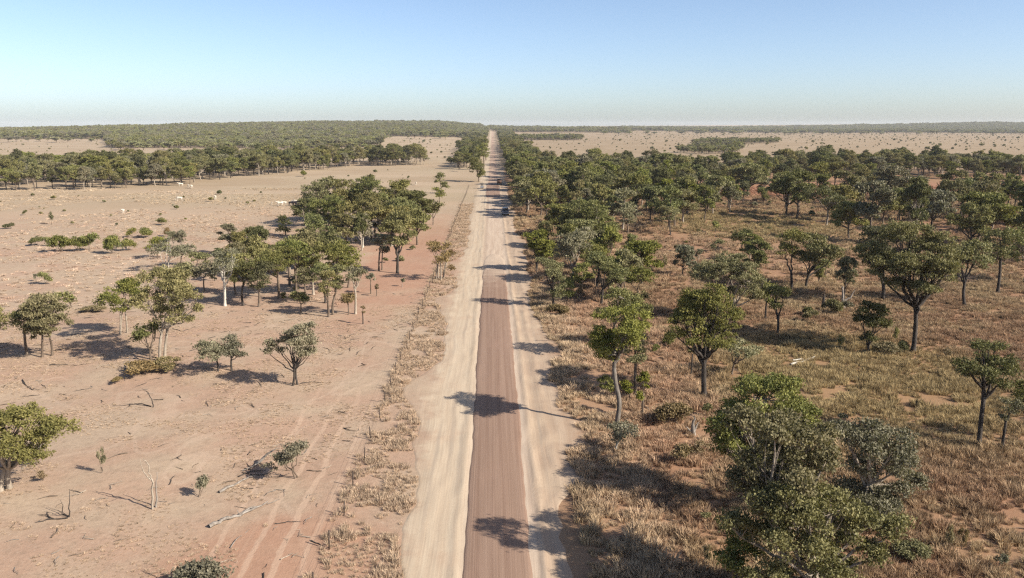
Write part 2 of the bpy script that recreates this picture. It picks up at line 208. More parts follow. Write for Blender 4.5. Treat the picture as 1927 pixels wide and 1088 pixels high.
  [(-2.27, 9.82, 1.12, 0.94), (0.45, 9.05, 1.41, 1.12), (-0.88, 7.87, 1.59, 1.02), (1.28, 7.55, 1.2, 1.08), (-2.07, 6.52, 1.08, 0.85), (2.16, 8.88, 0.85, 0.95), (0.07, 6.5, 1.14, 0.85)], 'olive', 'pale',
  {'dens': 1.25, 'fat': 1.2, 'fork': 0.4, 'r0': 0.24}),
 ('grey green gum with a thick white side limb in the lower right', 23.48, 45.72, 7.41,
  [(-1.3, 6.21, 1.14, 0.91), (0.85, 5.48, 1.55, 0.85), (-0.43, 4.0, 1.22, 1.0), (1.96, 4.41, 1.15, 0.85), (0.82, 2.26, 1.36, 1.01), (-2.02, 6.85, 0.8, 0.56), (-0.02, 6.83, 0.8, 0.56), (-0.95, 2.21, 1.23, 1.08),
   (2.86, 3.25, 0.88, 0.86), (1.73, 6.11, 1.01, 0.63), (1.2, 1.09, 1.17, 0.95)],
  'grey', 'pale', {'dens': 1.2, 'fat': 1.15, 'fork': 0.47, 'r0': 0.18}),
 ('olive gum with white twisted limbs at the bottom edge, lower right', 16.72, 36.4, 7.99,
  [(-2.08, 6.9, 1.24, 1.09), (0.2, 6.14, 1.47, 0.98), (1.7, 5.1, 1.09, 1.0), (-1.32, 4.61, 1.48, 0.88), (-3.19, 4.87, 0.93, 0.82), (2.59, 3.76, 0.88, 0.71), (-0.15, 3.65, 1.1, 0.77), (-4.63, 5.33, 0.92, 0.93),
   (-3.13, 3.09, 1.15, 0.84), (1.32, 2.57, 1.22, 0.78), (3.56, 5.08, 0.88, 0.76), (-1.72, 2.62, 0.99, 0.66), (-3.08, 6.62, 0.92, 0.75)],
  'olive', 'pale', {'dens': 1.3, 'fat': 1.25, 'fork': 0.38, 'r0': 0.2}),
 ('small leafy gum at the bottom edge between the near gums and the road', 12.64, 37.67, 4.61, [(0.2, 3.94, 0.84, 0.67), (-0.36, 2.82, 0.79, 0.68), (0.82, 2.95, 0.62, 0.68)], 'green', 'brown', {'fork': 0.61}),
 ('gum on the road edge of the right wood with short dark trunk', 9.68, 227.71, 10.38, [(0.43, 7.04, 3.98, 3.34), (-2.32, 4.45, 2.45, 2.13), (3.05, 4.9, 2.15, 2.13)], 'olive', 'dark', {'fork': 0.33}),
 ('narrow tree in front of the right wood near the road', 11.87, 166.52, 5.58, [(-0.6, 3.99, 1.58, 1.59), (-0.02, 2.63, 1.36, 1.36)], 'olive', 'dark', {'fork': 0.38}),
 ('tall bright crowned gum before the right wood, left of two', 16.32, 159.8, 10.67, [(1.28, 8.08, 3.03, 2.59), (2.97, 4.6, 3.05, 2.61), (-0.31, 6.24, 2.17, 2.17)], 'green', 'brown', {'fork': 0.34}),
 ('tall bright crowned gum before the right wood, right of two', 21.91, 158.26, 10.37, [(-1.04, 8.02, 3.01, 2.35), (0.97, 4.78, 2.59, 2.37), (2.09, 3.15, 1.51, 1.52)], 'green', 'pale', {'fork': 0.31}),
 ('gum at the front of the right wood beside the straw clearing', 42.09, 184.42, 7.29, [(-0.19, 4.54, 2.27, 2.0), (-1.74, 5.79, 1.51, 1.5)], 'olive', 'dark', {'fork': 0.5}),
 ('gum with thin straight trunk before the shaded part of the right wood', 32.07, 185.61, 6.83, [(0.39, 3.8, 2.28, 2.27), (-1.29, 5.32, 1.51, 1.51)], 'grey', 'brown', {'fork': 0.37}),
 ('small egg shaped tree in the middle of the straw clearing', 53.71, 187.97, 2.96, [(-0.09, 1.8, 0.9, 1.16)], 'green', 'dark', {'fork': 0.37}),
 ('wide small tree right of the egg shaped one in the straw clearing', 51.11, 158.94, 4.6, [(-0.6, 2.75, 2.19, 1.53), (0.78, 3.51, 1.31, 1.09)], 'dark', 'dark', {'fork': 0.42}),
 ('dark shrubby tree below the egg shaped one in the straw clearing', 45.23, 155.63, 2.9, [(-0.1, 1.83, 1.29, 1.07)], 'dark', 'dark', {'fork': 0.41}),
 ('little round sapling alone in the straw clearing', 37.75, 158.57, 1.65, [(-0.05, 1.1, 0.65, 0.55)], 'brown', 'dark', {'fork': 0.48}),
 ('dark leaved large gum with grey limbs at the back of the right woodland', 85.69, 199.66, 10.45, [(-0.59, 7.22, 3.84, 2.7), (-3.43, 8.57, 2.73, 1.88), (2.3, 5.45, 2.2, 1.9)], 'dark', 'grey', {'fork': 0.49})]
WOODS = [([(9.0, 230.6), (19.4, 193.8), (28.1, 185.7), (40.8, 185.4), (54.1, 197.2), (79.4, 247.5), (107.6, 323.0), (143.9, 452.0), (52.7, 454.3), (8.9, 424.6), (8.5, 306.7)], 7.6, 0.74, 1.0,
  ('green', 'olive', 'green', 'grey', 'olive', 'dark', 'yellow'), 'dense green gum in the wood along the right side of the road', 'gums of the dense wood right of the road'),
 ([(120.8, 378.9), (189.8, 362.3), (251.3, 347.0), (323.2, 447.6), (240.4, 472.7), (159.0, 500.2)], 8.0, 0.85, 1.05, ('olive', 'dark', 'olive', 'green'), 'dark gum in the long band before the far right plain',
  'gums of the far right band'),
 ([(76.7, 228.9), (80.0, 184.4), (78.4, 159.7), (99.0, 133.6), (172.8, 237.1), (170.7, 271.1), (133.8, 276.1), (114.3, 294.4), (97.3, 285.6)], 10.2, 0.74, 1.05, ('olive', 'dark', 'olive', 'green', 'grey'),
  'shady gum in the open woodland at the right of the picture', 'gums of the right woodland'),
 ([(90.1, 281.4), (133.8, 276.1), (182.1, 377.4), (123.3, 386.7)], 9.0, 0.8, 1.0, ('green', 'olive', 'olive'), 'gum by the red soil clearing in the right woodland', 'gums around the red clearing'),
 ([(7.0, 131.9), (9.0, 106.1), (16.8, 104.4), (24.7, 116.3), (28.9, 160.9), (19.3, 185.9), (11.0, 196.1)], 6.2, 0.75, 0.75, ('green', 'olive', 'green', 'yellow'), 'tree in the clump beside the pale road',
  'trees of the roadside clump'),
 ([(-36.6, 109.5), (-24.6, 109.3), (-22.0, 120.2), (-27.5, 140.4), (-39.7, 143.5), (-44.1, 133.1)], 5.0, 0.85, 0.74, ('green', 'olive', 'dark', 'olive'), 'tree packed in the left clump',
  'trees packed in the left clump'),
 ([(-36.4, 157.0), (-24.6, 159.4), (-16.2, 168.0), (-18.5, 207.9), (-34.7, 227.4), (-50.2, 218.5)], 5.6, 0.85, 0.88, ('green', 'olive', 'olive', 'dark'), 'gum inside the big clump left of the road',
  'gums of the big dark clump left of the road'),
 ([(-64.0, 144.1), (-41.8, 116.0), (-38.7, 116.0), (-41.6, 143.6), (-55.8, 163.0), (-71.7, 167.1)], 6.0, 0.7, 0.5, ('grey', 'olive', 'yellow'), 'tree among the loose row left of the clump',
  'low olive trees of the clump'),
 ([(24.7, 114.4), (36.3, 90.2), (53.3, 113.7), (60.8, 160.1), (41.0, 160.6)], 11, 0.6, 0.6, ('green', 'olive', 'grey'), 'tree standing in the grassy gap of the right middle ground', 'trees of the grassy gap'),
 ([(20.1, 131.6), (36.6, 160.7), (38.2, 141.6), (24.7, 114.4)], 15, 0.4, 0.45, ('grey', 'olive', 'brown'), 'thin young tree in the straw gap of the right middle ground', 'young trees in the straw gap'),
 ([(-208.2, 319.8), (-149.3, 321.0), (-133.6, 337.6), (-133.0, 370.2), (-128.1, 397.0), (-106.4, 437.3), (-80.5, 512.9), (-44.3, 526.1), (-53.6, 591.6), (-128.2, 593.5), (-186.7, 537.0), (-226.2, 472.4),
   (-286.2, 441.7)],
  7.0, 0.9, 1.02, ('olive', 'olive', 'green', 'grey'), 'tall gum in the wooded band across the far left paddock', 'gums of the far left band'),
 ([(9.5, 250), (30, 250), (34, 1150), (12, 1150)], 6.0, 0.95, 1.0, ('green', 'dark', 'green'), 'dark green gum in the row along the right edge of the far road', 'gums lining the far road on the right'),
 ([(13, 1150), (42, 1150), (60, 2500), (15, 2500)], 9.0, 0.95, 1.0, ('forest', 'green'), 'dark green gum in the row along the right edge of the far road', 'gums lining the far road on the right'),
 ([(-22, 470), (-10, 470), (-11, 820), (-27, 820)], 6.5, 0.85, 1.05, ('green', 'olive', 'dark'), 'dark green gum in the row along the left edge of the far road', 'gums lining the far road on the left'),
 ([(-36, 820), (-11.5, 820), (-13, 2400), (-60, 2400)], 9.0, 0.9, 1.0, ('forest', 'green'), 'dark green gum in the row along the left edge of the far road', 'gums lining the far road on the left')]
FORESTS = [([(-1094.2, 1500), (-705.4, 1480), (-466.3, 985), (-287.8, 985), (-214.0, 1000), (-149.2, 1075), (-222.3, 1640), (-107.1, 1690), (-5.8, 1700), (-8.6, 3100), (-2626.1, 3600)], 8.5, 701,
  'grey green forest covering the low rise on the left', 1.05),
 ([(-3082.6, 3600), (-43.3, 3100), (-64.3, 4600), (-5893.8, 6000)], 22, 703, 'far grey green forest along the left horizon', 1.25),
 ([(14.8, 2550), (445.7, 2600), (719.9, 4200), (-14.4, 4200), (-10.5, 3050)], 13, 705, 'far dark forest closing the end of the road', 1.05, None, 1.0, 'forest', 0),
 ([(508.5, 3150), (1027.9, 2950), (1576.4, 3050), (1951.8, 2900), (2487.9, 2900), (4819.3, 5200), (758.8, 4700)], 15, 707, 'far dark forest along the right horizon', 1.15),
 ([(53.3, 1500), (165.2, 1480), (186.4, 1700), (62.1, 1750)], 8.5, 709, 'dark patch of trees on the plain right of the far road', 0.85),
 ([(178.9, 780), (193.0, 720), (233.2, 760), (303.6, 960), (254.7, 1000)], 7.5, 711, 'grey green patch of low trees on the far right plain', 0.75),
 ([(305.1, 1230), (374.8, 1190), (452.3, 1250), (494.7, 1380), (370.0, 1380)], 8.0, 713, 'thin dark line of trees behind the patch on the far right plain', 0.7),
 ([(-948.3, 1300), (-614.8, 1290), (-416.6, 880), (-260.0, 890), (-126.1, 930), (-198.7, 1480), (-21.8, 1560), (-23.6, 1690), (-222.3, 1640), (-149.2, 1075), (-214.0, 1000), (-287.8, 985), (-466.3, 985), (-705.4, 1480),
   (-1094.2, 1500)],
  24, 715, 'lone trees loosely scattered before the left forest edge', 0.75, None, 0.5),
 ([(264.4, 2300), (818.8, 2350), (1548.0, 2300), (1973.2, 2300), (2487.9, 2900), (1951.8, 2900), (1576.4, 3050), (1027.9, 2950), (508.5, 3150)], 60, 717, 'lone trees loosely scattered before the far right forest', 1.0,
  None, 0.4)]
BUSHES = [('grey green bush cut by the bottom edge in the left paddock', -16.19, 39.51, 1.99, 2.9, 'grey', 'n', None), ('small half bare bush with a twiggy shadow on the lower left', -20.33, 51.01, 2.43, 1.67, 'grey', 'b', None),
 ('faint thin grey bush right of the large edge gum', -28.78, 54.71, 2.73, 1.0, 'grey', 'b', None), ('low dead twig bush right beside the shadow of the edge gum', -32.43, 53.65, 0.9, 1.28, 'brown', 'b', None),
 ('low brown green bush spread under the big forked gum', -36.41, 78.95, 1.48, 3.91, 'brown', 'n', None),
 ('low brown green bush joining the first one under the big forked gum', -33.94, 79.97, 1.62, 3.08, 'brown', 'n', None),
 ('small dry bush below the forked gum on bare soil', -37.63, 75.71, 0.77, 1.88, 'brown', 'b', None), ('dry brown bush patch behind the left gums', -55.53, 108.04, 1.06, 3.21, 'brown', 'n', None),
 ('bright green lone bush on the left plain', -72.99, 127.8, 2.63, 2.22, 'green', 'n', None), ('pale dry bush left of the lone green bush', -75.65, 130.13, 1.61, 1.21, 'grey', 'b', None),
 ('first bright green bush at the left end of the row on the left plain', -97.91, 169.99, 2.29, 2.47, 'green', 'n', None),
 ('second bright green bush of the row on the left plain', -95.2, 169.16, 2.51, 2.46, 'green', 'n', None), ('largest dark green bush in the row on the left plain', -88.07, 160.97, 3.92, 4.06, 'green', 'n', None),
 ('fourth green bush of the row on the left plain', -85.22, 162.3, 3.51, 3.23, 'green', 'n', None), ('tall green bush at the right end of the row on the left plain', -82.96, 162.95, 4.4, 4.33, 'green', 'n', None),
 ('dark green bush beside the row, left part of a touching pair', -76.07, 157.94, 4.28, 3.79, 'green', 'n', None),
 ('yellow green bush beside the row, right part of a touching pair', -74.86, 162.04, 2.86, 3.02, 'yellow', 'n', None), ('green bush behind the pair, its left half', -82.31, 181.13, 2.69, 2.64, 'green', 'n', None),
 ('green bush behind the pair, its right half', -79.39, 181.06, 2.69, 3.61, 'green', 'n', None), ('round green bush standing above the low olive trees', -85.5, 204.99, 2.34, 2.45, 'green', 'n', None),
 ('narrow dark bush above the low olive trees', -72.98, 185.39, 1.75, 1.11, 'dark', 'n', None), ('brownish bush between the round green and the narrow dark one', -75.48, 183.63, 2.48, 1.83, 'brown', 'n', None),
 ('round green bush left of the big clump', -54.67, 177.85, 3.25, 3.09, 'green', 'n', None), ('tall dark ragged bush on the empty left plain', -114.66, 206.83, 4.69, 2.18, 'dark', 'b', None),
 ('low bush close to the left edge on the plain, left of two', -121.65, 199.37, 1.33, 1.83, 'dark', 'n', None),
 ('low bush close to the left edge on the plain, right of two', -120.45, 199.34, 1.73, 1.44, 'dark', 'n', None), ('little bush in the middle of the far left plain', -134.34, 229.86, 1.83, 1.51, 'dark', 'n', None),
 ('round green bush alone below the far left band', -96.58, 408.93, 3.5, 3.78, 'green', 'n', None), ('small dark bush alone above the big clump', -64.0, 436.21, 2.3, 2.31, 'dark', 'n', None),
 ('tiny bush left of the tree by the fence on the plain', -40.25, 382.83, 2.03, 1.53, 'dark', 'n', None),
 ('dark bush in the row of bushes before the far left road trees, left one', -28.61, 540.68, 5.68, 4.31, 'dark', 'n', None),
 ('dark bush in the row of bushes before the far left road trees, middle one', -24.99, 556.4, 6.57, 4.44, 'green', 'n', None),
 ('dark bush in the row of bushes before the far left road trees, right one', -20.78, 573.05, 6.76, 4.95, 'dark', 'n', None),
 ('brown green rounded bush right of the twisted gum', 15.4, 63.56, 2.21, 3.21, 'brown', 'n', None), ('bare rusty bush left of the pale stump', 13.79, 55.53, 2.48, 2.84, 'brown', 'b', None),
 ('rusty dry bush right below the pale stump', 16.06, 56.45, 2.0, 2.47, 'brown', 'b', None), ('dark little bush between the brown green bush and the large gum', 18.55, 65.38, 1.38, 1.6, 'dark', 'b', None),
 ('thin green shrub in the shade left of the near gums', 13.79, 46.51, 1.26, 1.24, 'olive', 'b', None), ('bare twiggy shrub in the shade at the bottom edge', 12.32, 41.27, 2.02, 0.99, 'brown', 'b', None),
 ('low green bush on the grass right of the near gums', 24.69, 42.0, 1.17, 2.11, 'olive', 'n', None), ('grey dead bush behind the highest near crown', 29.91, 62.71, 1.62, 1.65, 'grey', 'b', None),
 ('thin shrub on the grass at the lower right, left of two', 27.17, 42.54, 2.43, 1.04, 'brown', 'b', None), ('thin shrub on the grass at the lower right, right of two', 28.29, 43.0, 1.75, 0.85, 'brown', 'b', None),
 ('grey twiggy shrub near the lower right corner', 29.27, 40.85, 1.55, 1.26, 'grey', 'b', None), ('tan bush on the grass right of the broad crowned gum trunk', 50.08, 82.76, 1.59, 2.15, 'brown', 'b', None),
 ('dark low bush at the foot of the broad crowned gum', 46.55, 85.38, 1.5, 1.72, 'dark', 'n', None), ('green brown bush between the round headed tree and the dark trunk', 44.31, 84.58, 1.61, 2.79, 'brown', 'n', None),
 ('olive bush at the left of the dead stump', 41.17, 98.4, 1.98, 2.37, 'olive', 'n', None), ('green bush right under the dead stump', 46.14, 103.01, 2.51, 2.63, 'olive', 'n', None),
 ('grey twiggy bush beside the dead stump', 48.72, 103.57, 2.97, 2.94, 'grey', 'b', None), ('thin sapling bush alone in the broad shade patch', 39.53, 85.56, 2.75, 1.22, 'olive', 'b', None),
 ('thin sapling bush right of the round headed tree', 47.21, 88.51, 2.58, 1.14, 'olive', 'b', None), ('bare stick like bush in the olive grass', 37.53, 65.31, 2.27, 0.57, 'brown', 'b', None),
 ('brown shrub under the roadside clump trees', 13.25, 113.94, 3.21, 2.69, 'brown', 'b', None), ('dark brush below the leaning tree of the roadside clump', 8.72, 103.01, 1.91, 3.15, 'brown', 'n', None),
 ('dark little bush under the dark trunked tall gum', 20.18, 87.13, 1.9, 1.35, 'green', 'n', None), ('small green bush right behind the twisted trunk', 18.33, 85.01, 1.11, 1.08, 'yellow', 'n', None),
 ('dry bush at the front of the right wood, brown and low', 29.99, 160.89, 1.11, 1.77, 'brown', 'b', None), ('half bare bush on straw before the roadside clump', 27.13, 150.83, 2.92, 2.7, 'brown', 'b', None),
 ('grey bush at the right edge of the straw gap', 30.25, 136.35, 3.79, 2.08, 'brown', 'b', None)]
SCRUB = [([(-118.5, 164.5), (-71.1, 209.2), (-87.5, 358.7), (-114.4, 314.9), (-188.0, 288.3)], 13, 0.42, 0.5, 'little dry bush scattered over the open left plain', 'dry bushes on the left plain', 0),
 ([(-91.8, 376.5), (-15.7, 415.9), (-12.1, 497.8), (-40.4, 479.6), (-92.6, 427.1)], 17, 0.35, 0.6, 'small dark bush on the plain between left band and road', 'bushes between left band and road', 0),
 ([(-84.7, 640), (-9.7, 560), (-6.6, 900), (-11.8, 1600), (-198.4, 1500)], 24, 0.45, 1.15, 'dark bush dotted on the far plain left of the road', 'bushes on the far plain left of the road', 0),
 ([(-390.7, 560), (-95.1, 640), (-142.7, 960), (-451.1, 940), (-681.4, 1420), (-1011.6, 1450)], 30, 0.4, 0.95, 'dark bush dotted on the straw plain before the left forest', 'bushes before the left forest', 0),
 ([(13.8, 620), (157.5, 500), (353.2, 490), (2249.3, 2850), (993.1, 2850), (487.5, 2900), (182.4, 1500), (31.2, 1400)], 28, 0.5, 1.3, 'dark bush dotted on the wide plain at the far right',
  'bushes on the wide right plain', 0),
 ([(44.6, 131.0), (54.9, 113.7), (33.1, 90.3), (19.8, 90.6)], 9, 0.3, 0.35, 'low twiggy bush in the grass of the right middle ground', 'low bushes in the right grass', 0),
 ([(8.0, 161.4), (7.9, 101.5), (16.8, 104.4), (26.4, 122.3), (51.8, 130.8), (96.1, 129.7), (167.5, 229.6), (85.0, 265.3), (8.9, 226.3)], 10, 0.45, 0.6, 'low bush growing under the gums on the right',
  'low bushes under the right gums', 0),
 ([(-36.6, 107.2), (-23.4, 106.9), (-21.4, 121.4), (-14.0, 162.0), (-18.9, 220.3), (-50.0, 221.0), (-44.1, 133.1)], 6, 0.5, 0.65, 'low bush growing among the left clump trunks', 'low bushes under the left clumps', 0)]
DEAD = [('dead_tree', 'pale leafless dead tree with two forks in the bare lower left paddock', 'dead tree', -22.81, 49.22,
  [[(-0.01, 0.0, -0.1), (0.14, 0.0, 1.91), (0.04, 0.0, 2.36), (-0.08, 0.0, 3.34), (-0.25, 0.0, 3.68)], [(0.05, 0.0, 2.1), (-0.29, 0.0, 2.59), (-0.45, 0.0, 3.05), (-0.5, 0.0, 3.61)]], 0.075, 'pale', 0.25),
 ('dead_tree', 'short dark snapped trunk standing right beside the pale dead tree', 'dead tree', -22.69, 49.51, [[(-0.01, 0.0, -0.1), (0.1, 0.0, 1.15), (0.26, 0.0, 2.52)]], 0.075, 'grey', 0.0),
 ('dead_sapling', 'thin dead stem with fallen dark branches at the lower left', 'dead tree', -27.81, 48.24,
  [[(-0.01, 0.0, -0.1), (0.14, 0.0, 0.94), (0.22, 0.0, 1.95)], [(0.0, 0.0, 0.04), (-0.47, 0.0, 0.38), (-0.83, 0.0, 0.54), (-1.29, 0.0, 0.69)], [(-0.4, 0.0, 0.38), (-0.32, 0.0, 0.83), (-0.44, 0.0, 1.25)]], 0.045, 'dark',
  0.5),
 ('fallen_branch', 'dark broken branches and drawn branch shadows left of the thin dead stem', 'branch', -27.8, 48.03,  # some of these dark tubes stand for shadow lines on the soil
  [[(0.0, 0.0, 0.05), (-1.03, -0.12, 0.05), (-1.79, -0.52, 0.05)], [(-0.9, -0.05, 0.05), (-1.62, 0.4, 0.05), (-2.26, 0.56, 0.05)], [(-1.03, -0.12, 0.05), (-1.56, 0.54, 0.05), (-1.87, 0.99, 0.05)]], 0.06, 'dark', 0.5),
 ('dead_sapling', 'small leaning dead stump with a twisted stem in the pink paddock', 'dead tree', -30.92, 68.88,
  [[(-0.01, 0.0, -0.1), (-0.05, 0.0, 0.51), (-0.28, 0.0, 1.12), (-0.48, 0.0, 1.53)], [(-0.2, 0.0, 0.92), (-0.35, 0.0, 1.42), (-0.76, 0.0, 1.63)]], 0.055, 'dark', 0.4),
 ('fallen_branch', 'thin dark line lying left of the leaning dead stump', 'branch', -31.23, 69.03, [[(0.0, 0.0, 0.04), (-1.37, 0.74, 0.04), (-1.96, 0.75, 0.04), (-3.55, 0.23, 0.04)]], 0.05, 'dark', 0.3),  # thin dark tube running left along the ground from the stump
 ('fallen_log', 'long pale fallen log with split end in the lower left paddock', 'log', -18.14, 46.6,
  [[(0.0, 0.0, 0.11), (0.6, 0.82, 0.11), (1.41, 1.51, 0.11), (2.2, 2.37, 0.11), (2.77, 3.34, 0.11)], [(1.41, 1.51, 0.11), (1.82, 2.45, 0.11), (2.44, 2.74, 0.11)]], 0.14, 'grey', 0.2),
 ('fallen_log', 'pale thin log pointing to the feathery bush', 'log', -19.2, 51.55, [[(0.0, 0.0, 0.09), (0.66, 1.15, 0.09), (1.28, 2.35, 0.09), (1.77, 2.52, 0.09)]], 0.11, 'grey', 0.2),
 ('fallen_log', 'dark leaning broken log under the feathery bush', 'log', -17.94, 56.22,
  [[(0.0, 0.0, 0.1), (0.56, 0.0, 0.59), (1.15, 0.0, 1.1), (1.56, 0.0, 1.35)], [(0.0, 0.0, 0.1), (-0.24, -0.66, 0.1), (-0.75, -1.2, 0.1)]], 0.13, 'grey', 0.4),
 ('fallen_branch', 'dry branch heap in the shade behind the feathery bush', 'branch', -18.67, 54.1,
  [[(0.0, 0.0, 0.05), (0.58, 0.89, 0.05), (1.71, 1.05, 0.05)], [(0.05, 0.72, 0.05), (1.16, 0.24, 0.05), (2.06, 0.49, 0.05)], [(0.01, 1.47, 0.05), (1.17, 0.88, 0.05)]], 0.06, 'dark', 1.0),
 ('fallen_branch', 'short dark twig lying near the bottom of the left paddock', 'branch', -16.0, 44.03, [[(0.0, 0.0, 0.03), (0.07, 1.0, 0.03), (0.49, 2.31, 0.03)]], 0.04, 'grey', 0.3),
 ('fallen_branch', 'curved dark stick lying near the left edge', 'branch', -47.53, 77.3, [[(0.0, 0.0, 0.05), (1.39, -1.87, 0.05), (2.76, -3.03, 0.05), (3.47, -3.21, 0.05)]], 0.06, 'dark', 0.2),
 ('fallen_branch', 'long dark branch lying below the touching pair of gums', 'branch', -47.38, 81.99, [[(0.0, 0.0, 0.05), (1.43, 0.16, 0.05), (2.78, -0.07, 0.05), (3.61, 0.3, 0.05)]], 0.06, 'dark', 0.3),
 ('fallen_branch', 'dark branch lying right of the big forked gum', 'branch', -40.29, 97.12, [[(0.0, 0.0, 0.04), (1.84, -1.35, 0.04), (2.38, 1.28, 0.04)]], 0.05, 'dark', 0.3),
 ('fallen_branch', 'short stick lying right of the lone dark forked tree', 'branch', -19.09, 74.93, [[(0.0, 0.0, 0.04), (0.94, 0.47, 0.04), (1.82, 0.28, 0.04)]], 0.05, 'dark', 0.3),
 ('fallen_branch', 'broken stick standing askew left of the lone dark forked tree', 'branch', -21.14, 76.99, [[(-0.0, 0.0, -0.06), (-0.2, 0.0, 0.23), (-0.4, 0.0, 0.51)]], 0.05, 'dark', 0.0),
 ('fallen_branch', 'dark stick lying beside the lowest visible fence post', 'branch', -11.29, 44.72, [[(0.0, 0.0, 0.04), (0.51, -0.39, 0.04), (0.99, -0.71, 0.04)]], 0.05, 'dark', 0.0),
 ('stump', 'pale broken stump beside the low brown green bush, left of the forked gum', 'stump', -38.78, 80.46,
  [[(-0.01, 0.0, -0.1), (0.1, 0.0, 0.46), (0.02, 0.0, 0.81)], [(0.02, 0.0, 0.17), (0.66, 0.0, 0.52), (1.38, 0.0, 0.57)], [(0.55, 0.0, 0.52), (0.69, 0.0, 1.39)], [(1.32, 0.0, 0.51), (1.32, 0.0, 1.15)]], 0.09, 'grey',
  0.2),
 ('stump', 'pale weathered stump with splintered top between the rusty bushes', 'stump', 16.54, 61.15,
  [[(0.01, 0.0, -0.1), (-0.08, 0.0, 0.84), (0.01, 0.0, 1.58)], [(-0.0, 0.0, 0.09), (-0.42, 0.0, 0.47), (-0.61, 0.0, 0.75)], [(0.03, 0.0, 0.37), (0.31, 0.0, 1.02)]], 0.22, 'grey', 0.2),
 ('dead_tree', 'grey dead trunk with one bent arm among the bushes of the right middle ground', 'dead tree', 49.18, 106.77,
  [[(0.02, 0.0, -0.1), (-0.19, 0.0, 1.38), (-0.27, 0.0, 3.2)], [(-0.09, 0.0, 1.07), (0.85, 0.0, 1.52), (1.36, 0.0, 2.59)]], 0.28, 'grey', 0.3),
 ('stump', 'short black burnt stump left of the grey dead trunk', 'stump', 46.22, 106.18, [[(0.02, 0.0, -0.1), (-0.16, 0.0, 1.07), (-0.18, 0.0, 2.28)]], 0.34, 'dark', 0.0),
 ('fallen_log', 'pair of bleached white logs lying on the straw grass at the right', 'log', 31.59, 79.67,
  [[(0.0, 0.0, 0.11), (1.4, 1.12, 0.11), (2.76, 2.07, 0.11), (3.83, 2.84, 0.11)], [(0.87, 1.72, 0.11), (2.18, 2.08, 0.11), (3.56, 2.45, 0.11)]], 0.14, 'white', 0.3),
 ('fallen_branch', 'bleached branch lying on the sand beyond the twisted trunk', 'branch', 13.27, 69.79, [[(0.0, 0.0, 0.06), (0.43, -1.45, 0.06), (0.74, -2.84, 0.06)]], 0.07, 'white', 0.3),
 ('dead_tree', 'bare grey dead tree left of the big clump', 'dead tree', -48.89, 170.34,
  [[(-0.01, 0.0, -0.1), (0.29, 0.0, 2.89), (0.17, 0.0, 6.34)], [(0.11, 0.0, 1.74), (1.16, 0.0, 4.04), (1.83, 0.0, 5.76)], [(0.16, 0.0, 2.55), (-0.62, 0.0, 4.62), (-0.99, 0.0, 6.0)]], 0.1, 'pale', 0.8),
 ('dead_tree', 'bare pale dead tree standing at the edge of the big clump', 'dead tree', -41.2, 174.17,
  [[(-0.01, 0.0, -0.1), (0.27, 0.0, 2.96), (0.95, 0.0, 7.06)], [(0.12, 0.0, 2.37), (-0.3, 0.0, 5.31), (-0.43, 0.0, 7.3)], [(0.45, 0.0, 4.13), (1.6, 0.0, 6.12)]], 0.12, 'pale', 0.8),
 ('dead_limb', 'curved bleached dead limb hanging out of the twisted gum crown', 'branch', 16.37, 86.13, [[(-0.13, 0.0, 4.11), (-1.01, 0.0, 5.34), (-1.93, 0.0, 6.08), (-2.66, 0.0, 6.33), (-3.13, 0.0, 6.08)]], 0.12,
  'white', 0.2)]
FENCE_X = -9.95
CAR = (3.7, 227.2, 0.0)
ROLLER = (-4.3, 325.7)
TRUCK = (3.0, 343.4)
GUIDE = (2.7, 314.6)
CATTLE = [('small white calf alone at the left end of the herd by the big clump', -72.4, 260.8, 0.3, 0, 'white', 0.6, None),
 ('white cow at the left front of the herd by the big clump', -67.8, 253.6, -1.45, 0, 'white', 1.0, None), ('white cow close behind the front one in the herd by the big clump', -67.1, 255.3, -1.6, 1, 'white', 1.0, None),
 ('dark cow at the left end of the dark group', -64.3, 254.4, 1.5, 1, 'dark', 1.0, None), ('dark cow in the middle of the dark group', -62.8, 253.0, 1.4, 0, 'dark', 1.08, None),
 ('dark cow at the right end of the dark group', -61.3, 251.8, 1.7, 1, 'dark', 1.05, None), ('white cow behind the dark group, left one', -65.2, 261.5, 1.5, 0, 'white', 1.0, None),
 ('white cow behind the dark group, right one', -63.7, 260.9, -1.5, 0, 'white', 1.0, None), ('white cow seen end on in front of the dark group', -59.7, 247.6, 0.1, 0, 'white', 0.95, None),
 ('white cow at the rim of the big clump shade', -61.2, 262.3, -1.3, 0, 'white', 1.0, None), ('white cow lying open on the far left plain, sideways on', -107.5, 274.3, -1.5, 1, 'white', 1.0, None),
 ('white cow on the far left plain below the wooded band, end on', -97.5, 280.7, 0.2, 0, 'white', 1.0, None), ('small white cow alone in the middle of the left plain', -109.5, 236.4, 0.1, 0, 'white', 0.9, None),
 ('white cow at the shade edge of the far left band, left of two', -125.3, 330.1, 0.4, 0, 'white', 1.0, None),
 ('white cow at the shade edge of the far left band, right of two', -123.6, 329.2, 0.1, 0, 'white', 1.0, None), ('white cow half hidden in the shade of the far left band', -132.5, 340.6, -1.4, 0, 'white', 1.0, None),
 ('white cow standing on the plain above the open fence side tree', -33.4, 347.5, 0.1, 0, 'white', 1.0, None), ('white cow resting between the two touching bushes of the row', -77.2, 163.5, 1.5, 1, 'white', 1.0, None),
 ('white cow behind the trunks of the big clump near the fence', -33.2, 293.3, -1.4, 0, 'white', 1.0, None)]

# ------------------------------------------------------------------ helpers
def tag(o, label=None, cat=None, group=None, kind=None):
    if label: o['label'] = label
    if cat: o['category'] = cat
    if group: o['group'] = group
    if kind: o['kind'] = kind
    return o

